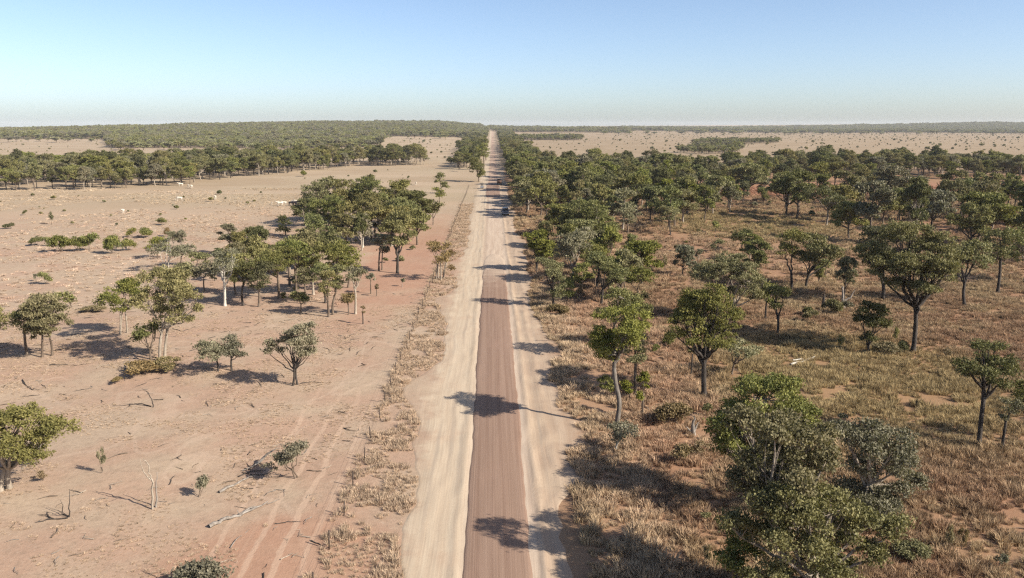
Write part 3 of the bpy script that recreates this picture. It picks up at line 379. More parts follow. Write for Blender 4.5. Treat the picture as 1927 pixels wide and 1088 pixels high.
def empty(name, loc=(0, 0, 0), rz=0):
    o = bpy.data.objects.new(name, None)
    o.empty_display_size = 0.3
    o.location = loc
    o.rotation_euler = (0, 0, rz)
    COL.objects.link(o)
    return o

def mesh_obj(name, me, parent=None, mat=None):
    o = bpy.data.objects.new(name, me)
    COL.objects.link(o)
    if parent is not None: o.parent = parent
    if mat is not None:
        if not me.materials: me.materials.append(None)
        o.material_slots[0].link = 'OBJECT'
        o.material_slots[0].material = mat
    return o

def mesh_np(name, V, F, mats=(), mi=None, smooth=False, fattr=None):
    """V (n,3), F (m,k) all faces with k corners"""
    me = bpy.data.meshes.new(name)
    V = np.asarray(V, dtype=np.float32); F = np.asarray(F, dtype=np.int32)
    n, (m, k) = len(V), F.shape
    me.vertices.add(n); me.vertices.foreach_set('co', V.ravel())
    me.loops.add(m * k); me.loops.foreach_set('vertex_index', F.ravel())
    me.polygons.add(m)
    me.polygons.foreach_set('loop_start', np.arange(0, m * k, k, dtype=np.int32))
    if mi is not None: me.polygons.foreach_set('material_index', np.asarray(mi, dtype=np.int32))
    me.update(calc_edges=True)
    if smooth: me.polygons.foreach_set('use_smooth', np.ones(m, dtype=bool))
    for q in mats: me.materials.append(q)
    if fattr:
        for an, av in fattr.items():
            a = me.attributes.new(an, 'FLOAT', 'FACE')
            a.data.foreach_set('value', np.asarray(av, dtype=np.float32))
    me.validate()
    return me

class MB:
    """collects quads"""
    def __init__(s): s.V = []; s.F = []; s.n = 0
    def add(s, V, F):
        V = np.asarray(V, float); F = np.asarray(F, int)
        s.V.append(V); s.F.append(F + s.n); s.n += len(V)
    def tube(s, pts, rad, k=6):
        pts = np.asarray(pts, float); n = len(pts)
        rad = np.broadcast_to(np.asarray(rad, float), (n,))
        t = np.gradient(pts, axis=0); t /= np.linalg.norm(t, axis=1)[:, None] + 1e-9
        up = np.where(np.abs(t[:, 2:3]) > 0.9, np.array([[1., 0, 0]]), np.array([[0., 0, 1.]]))
        a = np.cross(t, up); a /= np.linalg.norm(a, axis=1)[:, None] + 1e-9
        for i in range(1, n):                                   # keep the frame steady
            a[i] = a[i - 1] - t[i] * np.dot(a[i - 1], t[i]); a[i] /= np.linalg.norm(a[i]) + 1e-9
        b = np.cross(t, a)
        th = np.arange(k) * 2 * np.pi / k
        V = pts[:, None, :] + rad[:, None, None] * (np.cos(th)[None, :, None] * a[:, None, :] + np.sin(th)[None, :, None] * b[:, None, :])
        V = V.reshape(-1, 3)
        i = np.arange(n - 1)[:, None] * k; j = np.arange(k)[None, :]
        F = np.stack([i + j, i + (j + 1) % k, i + k + (j + 1) % k, i + k + j], -1).reshape(-1, 4)
        s.add(V, F)
    def box(s, c, d, taper=(1, 1), rx=0.0):
        x, y, z = np.array(d) / 2
        V = np.array([[-x, -y, -z], [x, -y, -z], [x, y, -z], [-x, y, -z], [-x, -y, z], [x, -y, z], [x, y, z], [-x, y, z]])
        V[4:, 0] *= taper[0]; V[4:, 1] *= taper[1]
        if rx: V = V @ np.array(Matrix.Rotation(rx, 3, 'X')).T
        F = [[0, 3, 2, 1], [4, 5, 6, 7], [0, 1, 5, 4], [1, 2, 6, 5], [2, 3, 7, 6], [3, 0, 4, 7]]
        s.add(V + np.array(c), F)
    def prism(s, prof, x0, x1):
        """profile in the y,z plane (4n-gon fan as quads around the centre)"""
        p = np.asarray(prof, float); n = len(p)
        c = p.mean(0)
        A = np.c_[np.full(n, x0), p]; B = np.c_[np.full(n, x1), p]
        V = np.r_[A, B, [[x0, *c]], [[x1, *c]]]
        F = [[i, (i + 1) % n, n + (i + 1) % n, n + i] for i in range(n)]
        F += [[2 * n, (i + 1) % n, i, i] for i in range(n)] + [[2 * n + 1, n + i, n + (i + 1) % n, n + (i + 1) % n] for i in range(n)]
        s.Fx = getattr(s, 'Fx', [])
        V = np.asarray(V)
        quads = [f for f in F if len(set(f)) == 4]
        tris = [f for f in F if len(set(f)) == 3]
        s.V.append(V); s.F.append(np.array(quads) + s.n)
        s.Fx += [[q + s.n for q in dict.fromkeys(f)] for f in tris]
        s.n += len(V)
    def mesh(s, name, mats=(), smooth=False):
        V = np.concatenate(s.V); F = np.concatenate(s.F)
        if getattr(s, 'Fx', None):
            me = bpy.data.meshes.new(name)
            me.from_pydata(V.tolist(), [], F.tolist() + s.Fx)
            for q in mats: me.materials.append(q)
            if smooth: me.polygons.foreach_set('use_smooth', np.ones(len(me.polygons), dtype=bool))
            return me
        return mesh_np(name, V, F, mats, smooth=smooth)

def bevel(me, w, seg=1):
    bm = bmesh.new(); bm.from_mesh(me)
    bmesh.ops.remove_doubles(bm, verts=bm.verts, dist=1e-4)
    bmesh.ops.bevel(bm, geom=[e for e in bm.edges if len(e.link_faces) == 2 and e.calc_face_angle() > 0.5], offset=w, segments=seg, affect='EDGES', clamp_overlap=True)
    bm.to_mesh(me); bm.free()
    return me

# ------------------------------------------------------------------ node helpers
class NT:
    def __init__(s, tree): s.t = tree; s.N = tree.nodes; s.L = tree.links
    def n(s, typ, **kw):
        o = s.N.new(typ)
        for k, v in kw.items(): setattr(o, k, v)
        return o
    def put(s, sock, v):
        if hasattr(v, 'is_linked') or isinstance(v, bpy.types.NodeSocket): s.L.new(v, sock)
        elif v is not None:
            if isinstance(v, (tuple, list)) and len(v) == 3 and sock.type == 'RGBA': v = (*v, 1)
            sock.default_value = v
    def math(s, op, a, b=None, c=None, clamp=False):
        o = s.n('ShaderNodeMath', operation=op, use_clamp=clamp)
        for i, v in enumerate((a, b, c)):
            if v is not None: s.put(o.inputs[i], v)
        return o.outputs[0]
    def vmath(s, op, a, b=None):
        o = s.n('ShaderNodeVectorMath', operation=op)
        s.put(o.inputs[0], a)
        if b is not None: s.put(o.inputs[1], b)
        return o.outputs['Value'] if op in ('LENGTH', 'DISTANCE', 'DOT_PRODUCT') else o.outputs[0]
    def mix(s, f, a, b, mode='MIX'):
        o = s.n('ShaderNodeMix', data_type='RGBA', blend_type=mode)
        s.put(o.inputs[0], f); s.put(o.inputs[6], a); s.put(o.inputs[7], b)
        return o.outputs[2]
    def noise(s, vec, scale, detail=3, rough=0.55, dist=0.0):
        o = s.n('ShaderNodeTexNoise')
        s.put(o.inputs['Vector'], vec); o.inputs['Scale'].default_value = scale
        o.inputs['Detail'].default_value = detail; o.inputs['Roughness'].default_value = rough
        o.inputs['Distortion'].default_value = dist
        return o.outputs[0]
    def ramp(s, v, lo, hi, a=0.0, b=1.0):
        o = s.n('ShaderNodeMapRange', interpolation_type='SMOOTHSTEP')
        s.put(o.inputs[0], v)
        o.inputs[1].default_value = lo; o.inputs[2].default_value = hi; o.inputs[3].default_value = a; o.inputs[4].default_value = b
        return o.outputs[0]
    def xyz(s, v):
        o = s.n('ShaderNodeSeparateXYZ'); s.put(o.inputs[0], v); return o.outputs
    def vec(s, x, y, z):
        o = s.n('ShaderNodeCombineXYZ')
        for i, v in enumerate((x, y, z)): s.put(o.inputs[i], v)
        return o.outputs[0]
    def bump(s, h, strength, dist):
        o = s.n('ShaderNodeBump'); s.put(o.inputs['Height'], h)
        o.inputs['Strength'].default_value = strength; o.inputs['Distance'].default_value = dist
        return o.outputs[0]

def material(name):
    m = bpy.data.materials.new(name); m.use_nodes = True
    m.node_tree.nodes.clear()
    t = NT(m.node_tree)
    out = t.n('ShaderNodeOutputMaterial')
    return m, t, out

REFLECT = 0.7      # brings the table colours below to natural reflectances
def principled(t, out, col, rough=0.9, spec=0.2, normal=None, metal=0.0):
    p = t.n('ShaderNodeBsdfPrincipled')
    col = t.mix(1.0, col, (REFLECT,) * 3, 'MULTIPLY')
    t.put(p.inputs['Base Color'], col); t.put(p.inputs['Roughness'], rough)
    p.inputs['Specular IOR Level'].default_value = spec; p.inputs['Metallic'].default_value = metal
    if normal is not None: t.put(p.inputs['Normal'], normal)
    if out is not None: t.L.new(p.outputs[0], out.inputs[0])
    return p.outputs[0]

# ------------------------------------------------------------------ ground colour field (shared by soil and grass)
def make_ground_group():
    g = bpy.data.node_groups.new('ground_colour', 'ShaderNodeTree')
    g.interface.new_socket('Vector', in_out='INPUT', socket_type='NodeSocketVector')
    for nm, ty in (('Soil', 'NodeSocketColor'), ('Grass', 'NodeSocketColor')):
        g.interface.new_socket(nm, in_out='OUTPUT', socket_type=ty)
    t = NT(g)
    gi = t.n('NodeGroupInput'); go = t.n('NodeGroupOutput')
    P = gi.outputs[0]
    x, y, z = t.xyz(P)
    flat = t.vec(x, y, 0.0)
    n50 = t.noise(flat, 0.018, 4, 0.6)
    n8 = t.noise(flat, 0.13, 4, 0.6)
    n1 = t.noise(flat, 1.1, 4, 0.65)
    n02 = t.noise(flat, 5.0, 3, 0.7)
    def ell(cx, cy, rx, ry, soft=0.35):
        dx = t.math('DIVIDE', t.math('SUBTRACT', x, cx), rx)
        dy = t.math('DIVIDE', t.math('SUBTRACT', y, cy), ry)
        d = t.math('SQRT', t.math('ADD', t.math('MULTIPLY', dx, dx), t.math('MULTIPLY', dy, dy)))
        d = t.math('ADD', d, t.math('MULTIPLY', t.math('SUBTRACT', n8, 0.5), 0.9))
        return t.ramp(d, 1 + soft, 1 - soft)
    # left paddock: pinkish bare soil with straw coloured grass remains
    straw = t.ramp(t.math('ADD', t.math('MULTIPLY', n8, 0.6), t.math('MULTIPLY', n50, 0.5)), 0.46, 0.64)
    left = t.mix(straw, (0.44, 0.292, 0.206), (0.46, 0.345, 0.245))
    left = t.mix(t.ramp(n1, 0.48, 0.70, 0, 0.5), left, (0.30, 0.215, 0.15))
    n3 = t.noise(flat, 2.7, 5, 0.75)
    left = t.mix(t.ramp(n3, 0.52, 0.68, 0, 0.5), left, (0.27, 0.195, 0.14))
    left = t.mix(t.ramp(n3, 0.46, 0.34, 0, 0.35), left, (0.56, 0.44, 0.335))
    left = t.mix(t.ramp(n02, 0.55, 0.72, 0, 0.35), left, (0.57, 0.45, 0.34))
    # faint cattle pads
    pad = t.noise(flat, 0.035, 2, 0.5, 0.6)
    pad2 = t.noise(t.vec(y, x, 4.0), 0.06, 2, 0.5, 0.4)
    pl = t.math('MAXIMUM', t.ramp(t.math('ABSOLUTE', t.math('SUBTRACT', pad, 0.5)), 0.009, 0.002), t.ramp(t.math('ABSOLUTE', t.math('SUBTRACT', pad2, 0.47)), 0.010, 0.003))
    left = t.mix(t.math('MULTIPLY', pl, 0.4), left, (0.54, 0.40, 0.295))
    # redder patches
    left = t.mix(t.math('MULTIPLY', ell(-13.0, 42, 7, 6), 0.45), left, (0.42, 0.21, 0.13))
    left = t.mix(t.math('MULTIPLY', ell(-16, 165, 9, 60), 0.55), left, (0.42, 0.22, 0.145))
    # wheel tracks running along the fence
    wx = t.math('ADD', x, t.math('MULTIPLY', t.math('SUBTRACT', n8, 0.5), 1.6))
    tr = t.ramp(t.math('ADD', t.math('SINE', t.math('MULTIPLY', wx, 3.3)), t.math('MULTIPLY', t.math('SINE', t.math('MULTIPLY', wx, 7.7)), 0.7)), 0.3, 1.2)
    trm = t.math('MULTIPLY', t.ramp(t.math('ABSOLUTE', t.math('ADD', x, 14.2)), 4.2, 2.4), t.ramp(y, 80, 62))
    left = t.mix(t.math('MULTIPLY', t.math('MULTIPLY', tr, trm), 0.5), left, (0.60, 0.43, 0.31))
    # right side: rust and straw dry grass over red soil
    rs = t.ramp(t.math('ADD', t.math('MULTIPLY', n8, 0.65), t.math('MULTIPLY', n50, 0.45)), 0.44, 0.66)
    right = t.mix(rs, (0.285, 0.172, 0.098), (0.36, 0.262, 0.145))
    right = t.mix(t.ramp(n1, 0.50, 0.72, 0, 0.55), right, (0.14, 0.085, 0.05))
    right = t.mix(t.ramp(n3, 0.5, 0.68, 0, 0.5), right, (0.12, 0.075, 0.045))
    right = t.mix(t.ramp(n02, 0.55, 0.75, 0, 0.3), right, (0.37, 0.265, 0.16))
    olive = (0.29, 0.215, 0.095)
    right = t.mix(t.math('MULTIPLY', ell(38, 76, 15, 17), 0.8), right, olive)
    right = t.mix(t.math('MULTIPLY', ell(66, 205, 22, 30), 0.75), right, (0.26, 0.2, 0.085))
    right = t.mix(t.math('MULTIPLY', ell(40, 150, 22, 24), 0.5), right, (0.36, 0.245, 0.15))
    right = t.mix(t.math('MULTIPLY', ell(160, 315, 90, 42), 0.85), right, (0.36, 0.175, 0.11))
    right = t.mix(t.math('MULTIPLY', ell(15, 92, 6, 40), 0.55), right, (0.40, 0.245, 0.155))
    right = t.mix(t.math('MULTIPLY', ell(8.5, 70, 3.0, 60), 0.55), right, (0.47, 0.34, 0.22))
    wxn = t.math('ADD', x, t.math('MULTIPLY', t.math('SUBTRACT', n8, 0.5), 3.0))
    lr = t.ramp(wxn, -1.0, 6.0)
    near = t.mix(lr, left, right)
    rsoil = t.mix(0.55, right, (0.37, 0.20, 0.125))
    nears = t.mix(lr, left, rsoil)
    # far plain
    plain = t.mix(t.ramp(n50, 0.40, 0.62), (0.425, 0.33, 0.222), (0.385, 0.285, 0.187))
    ln = t.noise(t.vec(t.math('MULTIPLY', x, 0.006), t.math('MULTIPLY', y, 0.03), 0.0), 1.0, 4, 0.6)
    plain = t.mix(t.ramp(ln, 0.42, 0.6, 0, 0.6), plain, (0.49, 0.37, 0.26))
    plain = t.mix(t.math('MULTIPLY', lr, t.ramp(n50, 0.3, 0.6, 0.4, 0.85)), plain, (0.325, 0.238, 0.150))
    plain = t.mix(t.ramp(n1, 0.56, 0.74, 0, 0.28), plain, (0.26, 0.19, 0.13))
    fl = t.math('MULTIPLY', t.ramp(y, 150, 300), t.math('SUBTRACT', 1.0, lr))
    fr = t.math('MULTIPLY', t.ramp(t.math('ADD', y, t.math('MULTIPLY', n50, 120)), 440, 600), lr)
    both = t.mix(t.math('MAXIMUM', fl, fr), near, plain)
    soil = t.mix(t.math('MAXIMUM', fl, fr), nears, plain)
    # grass tint: lighter and a little yellower than the soil it grows from
    hs = t.n('ShaderNodeHueSaturation'); t.put(hs.inputs['Color'], both)
    hs.inputs['Hue'].default_value = 0.502; hs.inputs['Saturation'].default_value = 0.92; hs.inputs['Value'].default_value = 1.22
    grass = hs.outputs[0]
    t.L.new(soil, go.inputs[0]); t.L.new(grass, go.inputs[1])
    return g
GROUND_GROUP = make_ground_group()

def ground_mat():
    m, t, out = material('ground_soil')
    geo = t.n('ShaderNodeNewGeometry')
    g = t.n('ShaderNodeGroup'); g.node_tree = GROUND_GROUP
    t.L.new(geo.outputs['Position'], g.inputs[0])
    x, y, z = t.xyz(geo.outputs['Position'])
    P = geo.outputs['Position']
    h = t.math('ADD', t.math('MULTIPLY', t.noise(P, 0.45, 4, 0.6), 0.8), t.math('MULTIPLY', t.noise(P, 7.0, 4, 0.75), 0.25))
    principled(t, out, g.outputs[0], 0.95, 0.1, t.bump(h, 0.6, 0.2))
    return m

def road_mat():
    m, t, out = material('graded_earth')
    geo = t.n('ShaderNodeNewGeometry'); P = geo.outputs['Position']
    x, y, z = t.xyz(P)
    flat = t.vec(x, y, 0.0)
    wob = t.math('MULTIPLY', t.math('SUBTRACT', t.noise(flat, 0.05, 3), 0.5), 1.2)
    xx = t.math('ADD', x, wob)
    streak = t.noise(t.vec(t.math('MULTIPLY', xx, 1.5), t.math('MULTIPLY', y, 0.05), 0.0), 1.0, 5, 0.65)
    streak2 = t.noise(t.vec(t.math('MULTIPLY', xx, 9.0), t.math('MULTIPLY', y, 0.12), 3.0), 1.0, 3, 0.6)
    patch = t.noise(flat, 0.22, 4, 0.6)
    cream = t.mix(t.ramp(streak, 0.25, 0.75), (0.525, 0.405, 0.29), (0.61, 0.50, 0.37))
    cream = t.mix(t.ramp(patch, 0.52, 0.72, 0, 0.45), cream, (0.50, 0.35, 0.245))
    tan = t.mix(t.ramp(streak, 0.3, 0.7), (0.43, 0.31, 0.22), (0.49, 0.37, 0.27))
    tan = t.mix(t.ramp(patch, 0.42, 0.66, 0, 0.5), tan, (0.58, 0.45, 0.32))
    col = t.mix(t.ramp(xx, 1.0, 3.6), cream, tan)
    # edges fade into the paddock soil
    mid = t.mix(t.ramp(streak, 0.35, 0.6), (0.51, 0.385, 0.29), (0.59, 0.465, 0.355))
    mm = t.math('MULTIPLY', t.ramp(x, -2.3, -1.3), t.ramp(x, 3.2, 2.4))
    col = t.mix(mm, col, mid)
    # grey grader and wheel lines along the left shoulder
    for lx, lw in ((-2.7, 0.22), (-3.5, 0.3), (-4.6, 0.2), (3.9, 0.16), (5.0, 0.2)):
        ln = t.ramp(t.math('ABSOLUTE', t.math('SUBTRACT', xx, lx)), lw, 0.03)
        ln = t.math('MULTIPLY', ln, t.ramp(t.noise(t.vec(lx, t.math('MULTIPLY', y, 0.06), 2.0), 1.0, 3), 0.42, 0.62))
        col = t.mix(t.math('MULTIPLY', ln, 0.5), col, (0.36, 0.295, 0.235))
    # worn wheel path on the pale stretch and pinkish surface of the far stretch
    wp = t.math('MULTIPLY', t.ramp(t.math('ABSOLUTE', t.math('ADD', x, 1.65)), 0.7, 0.25), t.ramp(y, 125, 150))
    col = t.mix(t.math('MULTIPLY', wp, 0.55), col, (0.40, 0.30, 0.225))
    farp = t.math('MULTIPLY', mm, t.ramp(y, 345, 352))
    col = t.mix(t.math('MULTIPLY', farp, 0.6), col, (0.43, 0.28, 0.21))
    g = t.n('ShaderNodeGroup'); g.node_tree = GROUND_GROUP; t.L.new(P, g.inputs[0])
    ed = t.math('ADD', t.math('ABSOLUTE', t.math('SUBTRACT', x, 0.4)), t.math('MULTIPLY', t.math('SUBTRACT', t.noise(flat, 0.4, 5, 0.7), 0.5), 6.5))
    col = t.mix(t.ramp(ed, 5.0, 7.6, 0, 0.85), col, g.outputs[0])
    col = t.mix(t.ramp(streak2, 0.4, 0.7, 0, 0.22), col, (0.36, 0.27, 0.2))
    spk = t.noise(flat, 2.4, 5, 0.75)
    col = t.mix(t.ramp(spk, 0.5, 0.72, 0, 0.35), col, (0.42, 0.31, 0.225))
    h = t.math('ADD', t.math('MULTIPLY', streak, 0.8), t.math('ADD', t.math('MULTIPLY', streak2, 0.35), t.math('MULTIPLY', t.noise(P, 4.0, 4, 0.65), 0.4)))
    principled(t, out, col, 0.95, 0.1, t.bump(h, 0.4, 0.07))
    return m

def gravel_mat():
    m, t, out = material('rolled_brown_gravel')
    geo = t.n('ShaderNodeNewGeometry'); P = geo.outputs['Position']
    x, y, z = t.xyz(P)
    s1 = t.noise(t.vec(t.math('MULTIPLY', x, 2.2), t.math('MULTIPLY', y, 0.02), 0.0), 1.0, 4, 0.6)
    s2 = t.noise(t.vec(t.math('MULTIPLY', x, 11.0), t.math('MULTIPLY', y, 0.05), 7.0), 1.0, 2, 0.6)
    sp = t.noise(P, 9.0, 3, 0.8)
    pt = t.noise(t.vec(x, t.math('MULTIPLY', y, 0.25), 0.0), 0.35, 4, 0.6)
    col = t.mix(t.ramp(s1, 0.36, 0.64), (0.265, 0.168, 0.12), (0.33, 0.22, 0.16))
    col = t.mix(t.ramp(s2, 0.4, 0.68, 0, 0.35), col, (0.36, 0.24, 0.182))
    col = t.mix(t.ramp(pt, 0.5, 0.72, 0, 0.4), col, (0.36, 0.235, 0.175))
    col = t.mix(t.ramp(sp, 0.58, 0.75, 0, 0.3), col, (0.45, 0.32, 0.25))
    # dusted with pale earth where the strip runs out
    du = t.math('ADD', y, t.math('MULTIPLY', t.math('SUBTRACT', t.noise(P, 0.5, 3), 0.5), 26))
    dm = t.math('MULTIPLY', t.ramp(du, 118, 150), t.ramp(y, 200, 160))
    col = t.mix(t.math('MULTIPLY', dm, 0.95), col, (0.55, 0.43, 0.325))
    h = t.math('ADD', t.math('MULTIPLY', s2, 0.6), t.math('MULTIPLY', t.noise(P, 14.0, 3, 0.7), 0.6))
    principled(t, out, col, 0.92, 0.15, t.bump(h, 0.5, 0.05))
    return m

def leaf_mat(name, dark, light, trans=0.22):
    m, t, out = material(name)
    at = t.n('ShaderNodeAttribute'); at.attribute_name = 'tint'
    oi = t.n('ShaderNodeObjectInfo')
    col = t.mix(at.outputs['Fac'], dark, light)
    rnd = oi.outputs['Random']
    hs = t.n('ShaderNodeHueSaturation'); t.put(hs.inputs['Color'], col)
    t.put(hs.inputs['Hue'], t.math('ADD', 0.482, t.math('MULTIPLY', rnd, 0.026)))
    t.put(hs.inputs['Saturation'], t.math('ADD', 0.85, t.math('MULTIPLY', t.math('FRACT', t.math('MULTIPLY', rnd, 7.3)), 0.28)))
    t.put(hs.inputs['Value'], t.math('ADD', 1.1, t.math('MULTIPLY', t.math('FRACT', t.math('MULTIPLY', rnd, 13.7)), 0.45)))
    p = principled(t, None, hs.outputs[0], 0.6, 0.12)
    tr = t.n('ShaderNodeBsdfTranslucent'); t.put(tr.inputs[0], t.mix(1.0, hs.outputs[0], (1.0 * REFLECT, 1.05 * REFLECT, 0.6 * REFLECT), 'MULTIPLY'))
    mx = t.n('ShaderNodeMixShader'); mx.inputs[0].default_value = trans
    t.L.new(p, mx.inputs[1]); t.L.new(tr.outputs[0], mx.inputs[2]); t.L.new(mx.outputs[0], out.inputs[0])
    return m

def bark_mat(name, a, b, sc=3.0):
    m, t, out = material(name)
    tc = t.n('ShaderNodeTexCoord')
    x, y, z = t.xyz(tc.outputs['Object'])
    v = t.vec(x, y, t.math('MULTIPLY', z, 0.35))
    n = t.noise(v, sc, 5, 0.7); n2 = t.noise(tc.outputs['Object'], 1.1, 3)
    col = t.mix(t.ramp(n, 0.38, 0.62), a, b)
    col = t.mix(t.ramp(n2, 0.55, 0.7, 0, 0.5), col, tuple(0.55 * q for q in a))
    principled(t, out, col, 0.9, 0.15, t.bump(n, 0.6, 0.05))
    return m

def grass_mat(name, gain, use_pos=True, col=None):
    m, t, out = material(name)
    geo = t.n('ShaderNodeNewGeometry')
    g = t.n('ShaderNodeGroup'); g.node_tree = GROUND_GROUP
    t.L.new(geo.outputs['Position'], g.inputs[0])
    oi = t.n('ShaderNodeObjectInfo')
    at = t.n('ShaderNodeAttribute'); at.attribute_name = 'tint'
    v = t.math('MULTIPLY', t.math('ADD', 0.7, t.math('MULTIPLY', oi.outputs['Random'], 0.55)), gain)
    v = t.math('MULTIPLY', v, t.math('ADD', 0.75, t.math('MULTIPLY', at.outputs['Fac'], 0.5)))
    hs = t.n('ShaderNodeHueSaturation'); t.put(hs.inputs['Color'], g.outputs[1] if col is None else col); t.put(hs.inputs['Value'], v)
    hs.inputs['Saturation'].default_value = 1.0
    p = principled(t, None, hs.outputs[0], 0.8, 0.15)
    tr = t.n('ShaderNodeBsdfTranslucent'); t.put(tr.inputs[0], t.mix(1.0, hs.outputs[0], (REFLECT,) * 3, 'MULTIPLY'))
    mx = t.n('ShaderNodeMixShader'); mx.inputs[0].default_value = 0.2
    t.L.new(p, mx.inputs[1]); t.L.new(tr.outputs[0], mx.inputs[2]); t.L.new(mx.outputs[0], out.inputs[0])
    return m

def plain_mat(name, col, rough=0.6, spec=0.3, metal=0.0, var=0.15, sc=4.0):
    m, t, out = material(name)
    tc = t.n('ShaderNodeTexCoord')
    n = t.noise(tc.outputs['Object'], sc, 4, 0.6)
    c = t.mix(t.ramp(n, 0.35, 0.7, 0, 1), col, tuple(max(0, q * (1 - var)) for q in col))
    principled(t, out, c, rough, spec, None, metal)
    return m

LEAF = {
    'olive':  leaf_mat('olive_leaves', (0.090, 0.090, 0.034), (0.30, 0.27, 0.118)),
    'green':  leaf_mat('green_leaves', (0.070, 0.082, 0.028), (0.26, 0.25, 0.088)),
    'grey':   leaf_mat('grey_green_leaves', (0.110, 0.106, 0.064), (0.29, 0.265, 0.17)),
    'yellow': leaf_mat('yellow_green_leaves', (0.095, 0.104, 0.025), (0.25, 0.25, 0.072)),
    'dark':   leaf_mat('dark_green_leaves', (0.056, 0.062, 0.025), (0.185, 0.18, 0.078)),
    'brown':  leaf_mat('dry_brown_leaves', (0.15, 0.115, 0.055), (0.30, 0.235, 0.125)),
    'forest': leaf_mat('forest_leaves', (0.15, 0.155, 0.066), (0.31, 0.30, 0.135)),
}
BARK = {
    'dark': bark_mat('dark_bark', (0.05, 0.041, 0.035), (0.095, 0.08, 0.07)),
    'brown': bark_mat('brown_bark', (0.13, 0.095, 0.07), (0.22, 0.17, 0.13)),
    'pale': bark_mat('pale_bark', (0.30, 0.245, 0.19), (0.45, 0.385, 0.31)),
    'white': bark_mat('white_bark', (0.5, 0.45, 0.38), (0.64, 0.6, 0.52)),
    'greybrown': bark_mat('grey_brown_bark', (0.13, 0.11, 0.092), (0.23, 0.2, 0.172)),
    'grey': bark_mat('grey_dead_wood', (0.20, 0.17, 0.145), (0.36, 0.32, 0.28)),
}

# ------------------------------------------------------------------ terrain
def sstep(a, b, v):
    t = np.clip((v - a) / (b - a), 0, 1); return t * t * (3 - 2 * t)

def vnoise(x, y, seed=0):
    """smooth value noise"""
    xi = np.floor(x).astype(np.int64); yi = np.floor(y).astype(np.int64)
    fx = x - xi; fy = y - yi; fx = fx * fx * (3 - 2 * fx); fy = fy * fy * (3 - 2 * fy)
    def h(a, b):
        q = (a * 374761393 + b * 668265263 + seed * 982451653) & 0x7fffffff
        q = ((q ^ (q >> 13)) * 1274126177) & 0x7fffffff
        return ((q ^ (q >> 16)) & 0xffff) / 65535.0
    return (h(xi, yi) * (1 - fx) + h(xi + 1, yi) * fx) * (1 - fy) + (h(xi, yi + 1) * (1 - fx) + h(xi + 1, yi + 1) * fx) * fy

def terrain(x, y):
    x = np.asarray(x, float); y = np.asarray(y, float)
    u = sstep(9.5, 22, np.abs(x - 0.4))
    z = u * (0.5 * (vnoise(x / 14, y / 14, 1) - 0.5) + 0.16 * (vnoise(x / 3.1, y / 3.1, 2) - 0.5) * (y < 400))
    z = z - 1.2 * sstep(700, 950, y) * sstep(1500, 1100, y)
    # wooded rise on the left, low rises far away
    hl = 25 * sstep(1150, 2700, y) * np.exp(-((x + 560) / 900) ** 2) * sstep(60, -260, x)
    hl = hl + 9 * sstep(1900, 3400, y) * sstep(-1400, -500, -np.abs(x))
    hl = hl + 7 * sstep(1600, 3200, y) * np.exp(-((x) / 350) ** 2)
    hr = 34 * sstep(3500, 5200, y) * sstep(700, 3400, x) + 9 * sstep(3300, 4600, y) * sstep(100, 800, x)
    z = z + hl + hr + 5 * (vnoise(x / 420, y / 420, 5) - 0.5) * sstep(1500, 2600, y)
    return z

def axis(segs):
    out = []
    for a, b, st in segs: out += list(np.arange(a, b, st))
    out.append(segs[-1][1]); return np.array(out, float)

gx = axis([(-26000, -8000, 3000), (-8000, -2400, 400), (-2400, -700, 85), (-700, -200, 25), (-200, -60, 7), (-60, 80, 1.4), (80, 240, 6), (240, 900, 33), (900, 4000, 155), (4000, 8000, 500), (8000, 26000, 3000)])
gy = axis([(-500, 0, 60), (0, 30, 6), (30, 150, 1.4), (150, 300, 3.5), (300, 800, 18), (800, 3000, 70), (3000, 7000, 160), (7000, 28000, 2100)])
X, Y = np.meshgrid(gx, gy)
Z = terrain(X, Y)
nx, ny = len(gx), len(gy)
idx = np.arange(nx * ny).reshape(ny, nx)
F = np.stack([idx[:-1, :-1], idx[:-1, 1:], idx[1:, 1:], idx[1:, :-1]], -1).reshape(-1, 4)
ground = mesh_obj('ground', mesh_np('ground', np.stack([X, Y, Z], -1).reshape(-1, 3), F, [ground_mat()], smooth=True))
tag(ground, 'pink bare soil and dry grass plain on both sides of the road', kind='structure')

# ------------------------------------------------------------------ road: pale graded formation, brown gravel layer on it
def road_edges(y):
    le = -6.2 + 1.5 * (vnoise(y / 23, y * 0, 11) - 0.5) + 1.0 * (vnoise(y / 5, y * 0, 12) - 0.5) + 0.5 * (vnoise(y / 1.5, y * 0, 16) - 0.5)
    re = 6.3 + 1.8 * (vnoise(y / 19, y * 0, 13) - 0.5) + 1.2 * (vnoise(y / 4.5, y * 0, 14) - 0.5) + 0.5 * (vnoise(y / 1.4, y * 0, 17) - 0.5)
    re = re - 0.9 * sstep(56, 45, y) + 2.4 * np.exp(-((y - 62) / 4.5) ** 2) + 1.2 * np.exp(-((y - 53) / 2.5) ** 2) + 1.5 * np.exp(-((y - 88) / 5) ** 2)
    # turnouts pushed out to the left
    le = le - 2.6 * np.exp(-((y - 74) / 5) ** 2) - 2.4 * np.exp(-((y - 112) / 7) ** 2) - 1.6 * np.exp(-((y - 146) / 9) ** 2)
    k = sstep(600, 1400, y)
    le = le - 3.0 * k; re = re + 3.0 * k
    return le, re
ry = axis([(30, 160, 0.7), (160, 400, 2.5), (400, 900, 10), (900, 2580, 40)])
u = np.concatenate([[-1.10, -1.04], np.linspace(-1, 1, 61), [1.04, 1.10]])
le, re = road_edges(ry)
XX = np.where(u[None, :] < 0, le[:, None] * -u[None, :], re[:, None] * u[None, :])
YY = np.broadcast_to(ry[:, None], XX.shape)
